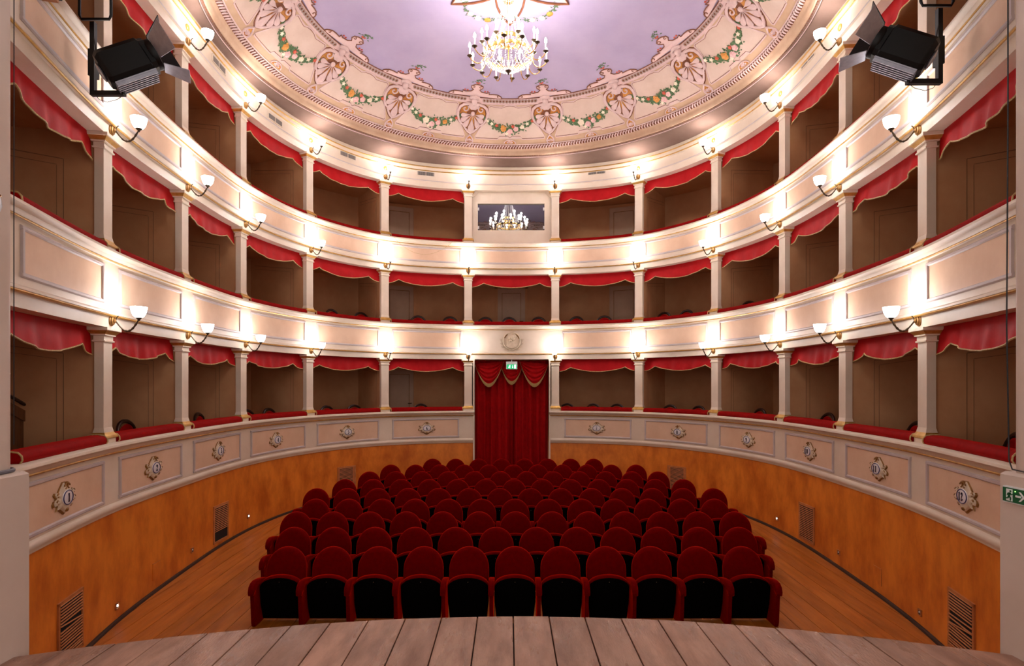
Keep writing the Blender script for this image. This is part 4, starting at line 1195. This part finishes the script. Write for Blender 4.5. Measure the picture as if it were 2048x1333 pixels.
def palmette_proto():
    b = CB(); b.plate(scl(PAL, 1.06, 0.78), 0.0, 0.004); root = b.build('palmette', 'brown', ceiling, smooth=False)
    b = CB(); b.plate(scl(PAL, 0.80, 0.78), 0.0, 0.008); b.build('amber_ground', 'amber', root, smooth=False)
    b = CB(); b.ring(PAL, scl(PAL, 0.86, 0.78), 0.0, 0.035); b.build('shield_frame', 'pinkrelief', root, angle=60)
    for ang, L, w in ((0, 0.45, 0.15), (0.50, 0.38, 0.12), (-0.50, 0.38, 0.12), (0.95, 0.325, 0.115), (-0.95, 0.325, 0.115), (1.40, 0.28, 0.10), (-1.40, 0.28, 0.10)):
        u = CB(); u.plate(petal_poly(ang, L, w, 1.22), 0.006, 0.012)
        uo = u.build('petal_outline', 'brown', root, smooth=False)
        p = CB(); p.plate(petal_poly(ang, L, w), 0.01, 0.034, 0.45); p.build('petal', 'pinkrelief', root, angle=30)
    for sg in (-1, 1):
        v = CB(); v.tube([CQ(sg * (0.19 + (0.085 - 0.0055 * i) * math.cos(0.42 * i + 2.2)), 0.985 + (0.085 - 0.0055 * i) * math.sin(0.42 * i + 2.2), 0.022) for i in range(15)], 0.016, 6)
        v.build('volute', 'pinkrelief', root)
    h = CB(); h.plate([(0.115 * (1 + 0.12 * (i % 2)) * math.cos(2 * PI * i / 16), 1.06 + 0.085 * (1 + 0.15 * (i % 2)) * math.sin(2 * PI * i / 16)) for i in range(16)], 0.01, 0.045, 0.3)
    h.plate([(0.05 * math.cos(2 * PI * i / 10), 0.88 + 0.05 * math.sin(2 * PI * i / 10)) for i in range(10)], 0.02, 0.05, 0.4); h.build('ruff', 'pinkrelief', root, angle=30)
    h = CB(); h.plate([(0.068 * math.cos(2 * PI * i / 12), 1.175 + 0.085 * math.sin(2 * PI * i / 12)) for i in range(12)], 0.0, 0.07, 0.4); h.build('mask', 'pinkrelief', root, angle=50)
    h = CB(); h.plate([(-0.125, 1.225), (-0.12, 1.27), (-0.07, 1.325), (0, 1.345), (0.07, 1.325), (0.12, 1.27), (0.125, 1.225), (0.06, 1.245), (0, 1.25), (-0.06, 1.245)], 0.0, 0.06, 0.25); h.build('mask_crown', 'pinkrelief', root, angle=30)
    eh = mirror([(0, 0.10), (0.085, 0.13), (0.105, 0.20), (0.075, 0.28), (0, 0.365)])
    e = CB(); e.ring(eh, scl(eh, 0.72, 0.21), 0.0, 0.03); e.build('eye_frame', 'pinkrelief', root, angle=60)
    e = CB(); e.plate(scl(eh, 0.8, 0.21), 0.0, 0.006); e.build('eye_ground', 'amber', root, smooth=False)
    e = CB()
    for ang in (-0.9, -0.45, 0, 0.45, 0.9): e.plate(petal_poly(PI + ang, 0.10, 0.03, 1.0, 0.0, 0.15), 0.004, 0.02, 0.4)
    e.build('eye_palmette', 'pinkrelief', root, smooth=False)
    return root
def border_crest_proto():
    """scrolled crest where the pink border breaks into the lavender field"""
    B0 = BL[1] - 0.01
    hp = [(0.62, B0 + 0.0), (0.60, B0 + 0.06), (0.50, B0 + 0.13), (0.40, B0 + 0.14), (0.30, B0 + 0.13), (0.31, B0 + 0.19), (0.24, B0 + 0.165), (0.12, B0 + 0.19), (0.07, B0 + 0.25), (0.13, B0 + 0.31), (0.13, B0 + 0.37), (0.06, B0 + 0.42), (0, B0 + 0.43)]
    poly = hp + [(-a, b) for a, b in reversed(hp[:-1])]
    b = CB(); b.plate(poly, 0.0, 0.006); root = b.build('border_crest', 'pinkband', ceiling, smooth=False)
    for sg in (-1, 1):
        o = CB(); o.tube([CQ(sg * a, b, 0.008) for a, b in hp], 0.011, 5)
        o.tube([CQ(sg * (0.53 + (0.05 - 0.004 * i) * math.cos(0.5 * i)), B0 + 0.07 + (0.05 - 0.004 * i) * math.sin(0.5 * i), 0.01) for i in range(11)], 0.009, 5)
        o.tube([CQ(sg * (0.08 + (0.04 - 0.003 * i) * math.cos(0.5 * i + 1)), B0 + 0.34 + (0.04 - 0.003 * i) * math.sin(0.5 * i + 1), 0.01) for i in range(11)], 0.008, 5)
        o.build('scroll', 'brown', root)
    f = CB()
    for a, bb in ((0.2, 0.21), (0.26, 0.215), (-0.2, 0.21), (-0.26, 0.215), (0.0, 0.47), (0.03, 0.49), (-0.03, 0.485)):
        f.plate([(a + 0.02 * math.cos(2 * PI * i / 8), B0 + bb + 0.02 * math.sin(2 * PI * i / 8)) for i in range(8)], 0.0, 0.012, 0.4)
    f.build('red_buds', 'rosered', root, smooth=False)['kind'] = 'stuff'
    f = CB(); rr = random.Random(5)
    for i in range(22):
        a, bb, t = rr.gauss(0, 0.05), 0.50 + rr.uniform(-0.05, 0.10), rr.uniform(0, 6.28)
        f.plate([(a, B0 + bb), (a + 0.03 * math.cos(t + 0.4), B0 + bb + 0.03 * math.sin(t + 0.4)), (a + 0.06 * math.cos(t), B0 + bb + 0.06 * math.sin(t)), (a + 0.03 * math.cos(t - 0.4), B0 + bb + 0.03 * math.sin(t - 0.4))], 0.0, 0.004)
    f.build('sprig', 'leafgreen', root, smooth=False)['kind'] = 'stuff'
    return root
def garland_proto(seed):
    r = random.Random(seed)
    fm = 0.170                              # half angle between the ends
    def path(u):                            # u -1..1
        return (u * fm, 0.86 - 0.34 * (1 - abs(u) ** 2.0))
    b = CB()
    for i in range(560):
        u = r.uniform(-1, 1); u = u * abs(u) ** 0.15
        f, bb = path(u); spread = 0.012 + 0.10 * (1 - abs(u)) ** 0.7
        bb += r.gauss(0, spread * 0.55); rr_ = surf(bb)[0]; a = f * rr_ + r.gauss(0, 0.015)
        t = r.uniform(0, 6.28); L = r.uniform(0.045, 0.08); w = L * 0.28; h = r.uniform(0.004, 0.016)
        c, s = math.cos(t) * L, math.sin(t) * L; nx, ny = -math.sin(t) * w, math.cos(t) * w
        p = [(a - c / 2, bb - s / 2), (a + nx, bb + ny), (a + c / 2, bb + s / 2), (a - nx, bb - ny)]
        b.plate(p, h - 0.003, h)
    b.tube([cp(path(-1 + 2 * i / 24)[0], path(-1 + 2 * i / 24)[1], 0.006) for i in range(25)], 0.009, 5)
    root = b.build('garland', 'leafgreen', ceiling, smooth=False); root['kind'] = 'stuff'
    tw = CB()
    for i in range(26):
        u = r.uniform(-0.9, 0.9); f, bb = path(u); rr_ = surf(bb)[0]; a = f * rr_
        sg = r.choice((-1, 1)); pts = [(a, bb + sg * 0.04)]
        t = sg * PI / 2 + r.uniform(-0.9, 0.9)
        for q in range(4):
            t += r.uniform(-0.5, 0.5); pts.append((pts[-1][0] + 0.05 * math.cos(t), pts[-1][1] + 0.05 * math.sin(t)))
        tw.line([(x / surf(y)[0], y) for x, y in pts], 0.006, 0.002)
        for x, y in pts[1:]:
            t = r.uniform(0, 6.28); tw.plate([(x, y), (x + 0.012 * math.cos(t + 0.5), y + 0.012 * math.sin(t + 0.5)), (x + 0.028 * math.cos(t), y + 0.028 * math.sin(t)), (x + 0.012 * math.cos(t - 0.5), y + 0.012 * math.sin(t - 0.5))], 0.0, 0.002)
    tw.build('twigs', 'twig', root, smooth=False)['kind'] = 'stuff'
    cols = ['rosepink', 'rosecream', 'roseorange', 'rosepink']
    r.shuffle(cols)
    for i, (u, db) in enumerate(((-0.22, 0.01), (0.0, -0.045), (0.2, 0.0), (0.42, 0.0))):
        f, bb = path(u); bb += db; a = f * surf(bb)[0]
        p = CB(); R0 = 0.080 - 0.007 * i
        for q, (rr_, h) in enumerate(((R0, 0.016), (R0 * 0.72, 0.028), (R0 * 0.42, 0.036))):
            n = 10; p.plate([(a + rr_ * (1 + 0.13 * (k % 2)) * math.cos(2 * PI * k / n + q), bb + rr_ * (1 + 0.13 * (k % 2)) * math.sin(2 * PI * k / n + q)) for k in range(n)], h - 0.014, h, 0.2)
        p.build('rose', cols[i], root, angle=20)
    for u, db, c in ((-0.62, 0.01, 'rosecream'), (-0.45, 0.03, 'rosered'), (0.6, 0.02, 'rosecream'), (-0.78, 0.0, 'rosecream'), (0.1, 0.075, 'rosered'), (0.78, 0.0, 'rosered'), (-0.1, -0.10, 'rosecream')):
        f, bb = path(u); bb += db; a = f * surf(bb)[0]
        p = CB(); p.plate([(a + 0.042 * (1.25 if k % 2 else 0.7) * math.cos(2 * PI * k / 10), bb + 0.042 * (1.25 if k % 2 else 0.7) * math.sin(2 * PI * k / 10)) for k in range(10)], 0.008, 0.022, 0.3)
        p.build('small_flower', c, root, smooth=False)
    return root
def field_proto():
    """painted frame lines of the field between two palmettes, with the half rosette below"""
    D = math.radians
    hb = [(0.0, 0.285), (0.7, 0.33), (3.4, 0.325), (3.9, 0.26), (11.0, 0.262), (11.15, 0.30), (9.9, 0.50), (9.5, 0.56), (8.2, 0.70), (7.35, 0.82), (7.2, 0.92), (7.45, 1.06), (6.9, 1.095), (3.0, 1.06), (1.6, 1.10), (0.0, 1.115)]
    full = [(D(f), b) for f, b in hb] + [(-D(f), b) for f, b in reversed(hb[1:-1])] + [(D(hb[0][0]), hb[0][1])]
    def dense(pl):
        out = []
        for (f0, b0), (f1, b1) in zip(pl, pl[1:]):
            n_ = max(1, int(abs(f1 - f0) / 0.03)); out += [(f0 + (f1 - f0) * i / n_, b0 + (b1 - b0) * i / n_) for i in range(n_)]
        return out + [pl[-1]]
    full = dense(full)
    sb = [(0.262, 11.0), (0.30, 11.15), (0.50, 9.9), (0.56, 9.5), (0.70, 8.2), (0.82, 7.35), (0.92, 7.2), (1.06, 7.45), (1.085, 6.9)]
    rings = []
    for b_ in [0.265 + 0.82 * i / 20 for i in range(21)]:
        fm_ = D(float(np.interp(b_, [q[0] for q in sb], [q[1] for q in sb])))
        rings.append([cp(-fm_ + 2 * fm_ * i / 16, b_, 0.002) for i in range(17)])
    fld = CB(); fld.loft(rings, False, False)
    o = CB(); o.line(full, 0.024, 0.008); root = o.build('panel_border', 'pinkrelief', ceiling, smooth=False)
    fld.build('painted_field', 'frieze', root)
    inn = [(f * 0.985, 0.69 + (b - 0.69) * 0.955) for f, b in full]
    o = CB(); o.line(inn, 0.010, 0.005); o.build('brown_line', 'brown', root, smooth=False)
    h = CB(); h.plate([(0.14 * math.cos(PI * i / 12), 0.155 + 0.095 * math.sin(PI * i / 12)) for i in range(13)], 0.0, 0.006)
    h.build('half_rosette', 'amber', root, smooth=False)
    h = CB(); h.tube([CQ(0.14 * math.cos(PI * i / 12), 0.155 + 0.095 * math.sin(PI * i / 12), 0.008) for i in range(13)], 0.013, 5)
    for ang in (-1.1, -0.55, 0, 0.55, 1.1): h.plate(petal_poly(PI + ang, 0.085, 0.03, 1.0, 0.0, 0.155), 0.006, 0.02, 0.4)
    h.build('rosette_petals', 'pinkrelief', root, smooth=False)
    g = CB(); n = 17; gb = 1.205; r0 = surf(gb)[0]
    for i in range(n):
        f = D(-9.3) + D(18.6) * i / (n - 1)
        a = f * r0; q = 0.041
        out = [(a + q * math.cos(2 * PI * k / 12), gb + q * math.sin(2 * PI * k / 12)) for k in range(12)]
        inn_ = [(a + q * 0.55 * math.cos(2 * PI * k / 12), gb + q * 0.55 * math.sin(2 * PI * k / 12)) for k in range(12)]
        g.ring(out, inn_, 0.0, 0.018 + 0.004 * (i % 2))
    g.build('guilloche', 'guilloche', root, angle=40)['kind'] = 'stuff'
    g = CB()
    for i in range(n):
        a = (D(-9.3) + D(18.6) * i / (n - 1)) * r0
        g.plate([(a + 0.022 * math.cos(2 * PI * k / 8), gb + 0.022 * math.sin(2 * PI * k / 8)) for k in range(8)], 0.0, 0.008)
    g.build('guilloche_eyes', 'brown', root, smooth=False)['kind'] = 'stuff'
    return root
def rope_proto():
    """running wave moulding and bead of one bay"""
    g = CB(); n = 30
    for i in range(n):
        f = -STEP / 2 + STEP * (i + 0.5) / n; r = surf(0.06)[0]; a = f * r
        w = STEP * r / n
        g.tube([CQ(a - w * 0.32, 0.012, 0.012), CQ(a - w * 0.28, 0.05, 0.022), CQ(a, 0.085, 0.026), CQ(a + w * 0.28, 0.10, 0.02), CQ(a + w * 0.40, 0.075, 0.014)], [0.010, 0.014, 0.015, 0.012, 0.008], 5)
    root = g.build('rope_moulding', 'pinkrelief', ceiling); root['kind'] = 'stuff'
    g = CB(); g.line([(-STEP / 2 + STEP * i / 12, 0.055) for i in range(13)], 0.095, 0.004); g.build('rope_ground', 'brown', root, smooth=False)
    g = CB(); g.line([(-STEP / 2 + STEP * i / 12, 0.122) for i in range(13)], 0.022, 0.014); g.build('rope_fillet', 'pinkrelief', root, smooth=False)
    b = MB(); n = 36
    for i in range(n):
        f = -STEP / 2 + STEP * (i + 0.5) / n
        b.M = Matrix.Rotation(-f, 4, 'Z') @ Matrix.Translation((0, 4.756, 8.552)) @ Matrix.Rotation(0.35, 4, 'Y')
        b.ball((0, 0, 0), (0.030, 0.013, 0.013), 6, 4)
    b.build('bead_moulding', 'brown', root)['kind'] = 'stuff'
    g = CB(); g.tube([cp(-STEP / 2 + STEP * i / 16, BL[1] - 0.004, 0.006) for i in range(17)], 0.010, 5); g.build('dotted_line', 'brown', root)
    return root
def rotm(a): return Matrix.Translation((RCX, RCY, 0)) @ Matrix.Rotation(-a, 4, 'Z')
protos = [(palmette_proto(), 0.5), (border_crest_proto(), 0.5), (field_proto(), 0.0), (rope_proto(), 0.0)]
for pr, off in protos:
    for i in range(NP):
        a = (i + off) * STEP
        if i == 0: pr.matrix_basis = rotm(a)
        else: copy_tree(pr, ceiling, rotm(a))
gp = [garland_proto(s) for s in (3, 11, 19)]
usd = set()
for i in range(NP):
    q = (i * 2) % 3
    if q in usd: copy_tree(gp[q], ceiling, rotm(i * STEP))
    else: gp[q].matrix_basis = rotm(i * STEP); usd.add(q)
# centre rosette of the ceiling
def star(b_in, n, q): return [((BL[-1] - (b_in if k % 2 else b_in * q)), 2 * PI * k / (2 * n)) for k in range(2 * n)]
def CR(r, f, h=0.0):                       # point on the ceiling by radius
    b = BL[-1] - r
    return cp(f, b, h)
b = MB(); n = 6
b.loft([[CR(1.20 if k % 2 == 0 else 0.50, 2 * PI * k / (2 * n), h) for k in range(2 * n)] for h in (0.0, 0.012)])
ros = b.build('ceiling_rosette', 'pinkband', ceiling, smooth=False); ros.location = (RCX, RCY, 0)
for k in range(n):
    f = 2 * PI * k / n
    o = MB(); o.tube([CR(0.50 + 0.70 * (1 - abs(u)) ** 1.2, f + u * PI / n, 0.02) for u in [-1 + 2 * i / 10 for i in range(11)]], 0.02, 5); o.build('rosette_edge', 'brown', ros)
    o = MB(); o.loft([[CR(0.35 + 0.65 * d, f + s * 0.10 * q, h) for d, s in ((0, 0), (0.4, 0.7), (0.75, 0.8), (1, 0), (0.75, -0.8), (0.4, -0.7))] for h, q in ((0.01, 1.0), (0.035, 0.6))]); o.build('rosette_leaf', 'pinkrelief', ros, smooth=False)
    f2 = f + PI / n
    g = MB(); rr = random.Random(k)
    for i in range(90):
        u = rr.uniform(-1, 1); R0 = 0.98 + 0.20 * (1 - u * u) + rr.gauss(0, 0.03); ff = f2 + u * 0.44; t = rr.uniform(0, 6.28)
        p = CR(R0, ff, 0.006); d1 = Vector((math.cos(t), math.sin(t), 0)) * 0.035; d2 = Vector((-math.sin(t), math.cos(t), 0)) * 0.012
        g.add([p - d1, p + d2, p + d1, p - d2, p + Vector((0, 0, 0.004))], [(0, 1, 2, 3)])
    go = g.build('rosette_garland', 'leafgreen', ros, smooth=False); go['kind'] = 'stuff'
    for u, m_ in ((-0.35, 'rosepink'), (0.0, 'rosecream'), (0.35, 'roseorange')):
        o = MB(); p = CR(0.98 + 0.20 * (1 - u * u), f2 + u * 0.44, 0.0)
        o.lathe([(0.065, 0), (0.06, -0.012), (0.035, -0.022), (0.005, -0.024)], 10, p); o.build('rosette_flower', m_, ros)

# ------------------------------------------------------------------ chandelier
CHX, CHY = RCX - 0.03, RCY
root = thing('chandelier', 'large brass and crystal chandelier with lit candle bulbs under the lavender ceiling', 'chandelier', loc(CHX, CHY, 0))
def circ(r, z, n=40): return [(r * math.cos(2 * PI * i / n), r * math.sin(2 * PI * i / n), z) for i in range(n + 1)]
b = MB(); b.lathe([(0.40, 8.37), (0.415, 8.37), (0.42, 8.40), (0.415, 8.43), (0.40, 8.43), (0.395, 8.40), (0.40, 8.37)], 40, caps=False); b.build('hoop', 'brass', root)
b = MB(); b.lathe([(0.20, 8.62), (0.215, 8.62), (0.22, 8.65), (0.215, 8.68), (0.20, 8.68), (0.195, 8.65), (0.20, 8.62)], 30, caps=False); b.build('upper_hoop', 'brass', root)
b = MB(); b.lathe([(0.06, 9.30), (0.10, 9.32), (0.105, 9.36), (0.06, 9.40), (0.02, 9.43)], 20); b.build('crown', 'brass', root)
b = MB(); b.lathe([(0.012, 8.14), (0.012, 9.30)], 8); b.lathe([(0.008, 9.4), (0.008, 9.715)], 6); b.lathe([(0.07, 9.715), (0.06, 9.69), (0.02, 9.66)], 14); b.build('stem', 'brass', root)
b = MB(); b.lathe([(0.05, 8.155), (0.052, 8.14), (0.03, 8.115), (0.012, 8.09), (0.008, 8.07), (0.002, 8.06)], 14); b.build('finial', 'bronze', root)
for i in range(3):
    a = 2 * PI * i / 3 + 0.5
    b = MB(); b.tube([(0.10 * math.cos(a), 0.10 * math.sin(a), 9.36), (0.06 * math.cos(a), 0.06 * math.sin(a), 9.70)], 0.006, 5); b.build('chain', 'brass', root)
def cand(rh, zh, rc, zc, dip):
    """one arm with drip cup, candle tube and bulb, along +x"""
    pts = []
    for i in range(13):
        u = i / 12
        pts.append((rh + (rc - rh) * (1 - math.cos(PI * u * 0.5) ** 1.2 if u < 1 else 1), 0, zh + (zc - 0.02 - zh) * u - dip * math.sin(PI * u) ** 0.9))
    b = MB(); b.tube(pts, 0.0085, 6); arm = b.build('arm', 'brass', root)
    b = MB(); b.lathe([(0.008, -0.03), (0.014, -0.02), (0.040, 0.0), (0.046, 0.008), (0.018, 0.006), (0.016, 0.02)], 14, (rc, 0, zc)); b.build('drip_cup', 'bronze', arm)
    b = MB(); b.lathe([(0.0125, 0.015), (0.0125, 0.14)], 10, (rc, 0, zc)); b.build('candle_tube', 'candle', arm)
    b = MB(); b.lathe([(0.010, 0.14), (0.020, 0.155), (0.024, 0.175), (0.019, 0.20), (0.009, 0.222), (0.001, 0.236)], 10, (rc, 0, zc)); b.build('bulb', 'bulb', arm)
    L = bpy.data.lights.new('candle_lamp', 'POINT'); L.energy = CANDLE_W; L.color = (1.0, 0.94, 0.87); L.shadow_soft_size = 0.03
    lo = bpy.data.objects.new('lamp_bulb', L); COL.objects.link(lo); lo.parent = arm; lo.location = (rc, 0, zc + 0.275)
    return arm
A1 = cand(0.41, 8.40, 0.655, 8.34, 0.13)
A2 = cand(0.30, 8.52, 0.47, 8.53, 0.09)
for arm, n, ph in ((A1, 14, 0.12), (A2, 8, 0.35)):
    for i in range(n):
        m = Matrix.Rotation(2 * PI * i / n + ph, 4, 'Z')
        if i == 0: arm.matrix_basis = m
        else: copy_tree(arm, root, m)
def strand(path, n, r):
    b = MB()
    for i in range(n):
        u = i / (n - 1); b.ball(path(u), (r, r, r * 1.35), 5, 3)
    o = b.build('bead_strand', 'crystal', root, smooth=False); o['kind'] = 'stuff'
    return o
def lerp(a, b, u): return a + (b - a) * u
st1 = strand(lambda u: (lerp(0.095, 0.40, u ** 1.5), 0, lerp(9.33, 8.44, u)), 32, 0.008)
st2 = strand(lambda u: (lerp(0.41, 0.05, u), 0, 8.37 - 0.23 * math.sin(u * PI / 2)), 15, 0.010)
st3 = strand(lambda u: (0.40 + 0.005 * u, 0.055 * (2 * u - 1), 8.36 - 0.05 * (1 - (2 * u - 1) ** 2)), 7, 0.010)
st4 = strand(lambda u: (lerp(0.21, 0.40, u), 0, 8.62 - 0.20 * u - 0.06 * math.sin(PI * u)), 10, 0.010)
for o, n in ((st1, 16), (st2, 22), (st3, 22), (st4, 14)):
    for i in range(1, n):
        c = o.copy(); COL.objects.link(c); c.parent = root; c.matrix_basis = Matrix.Rotation(2 * PI * i / n, 4, 'Z')
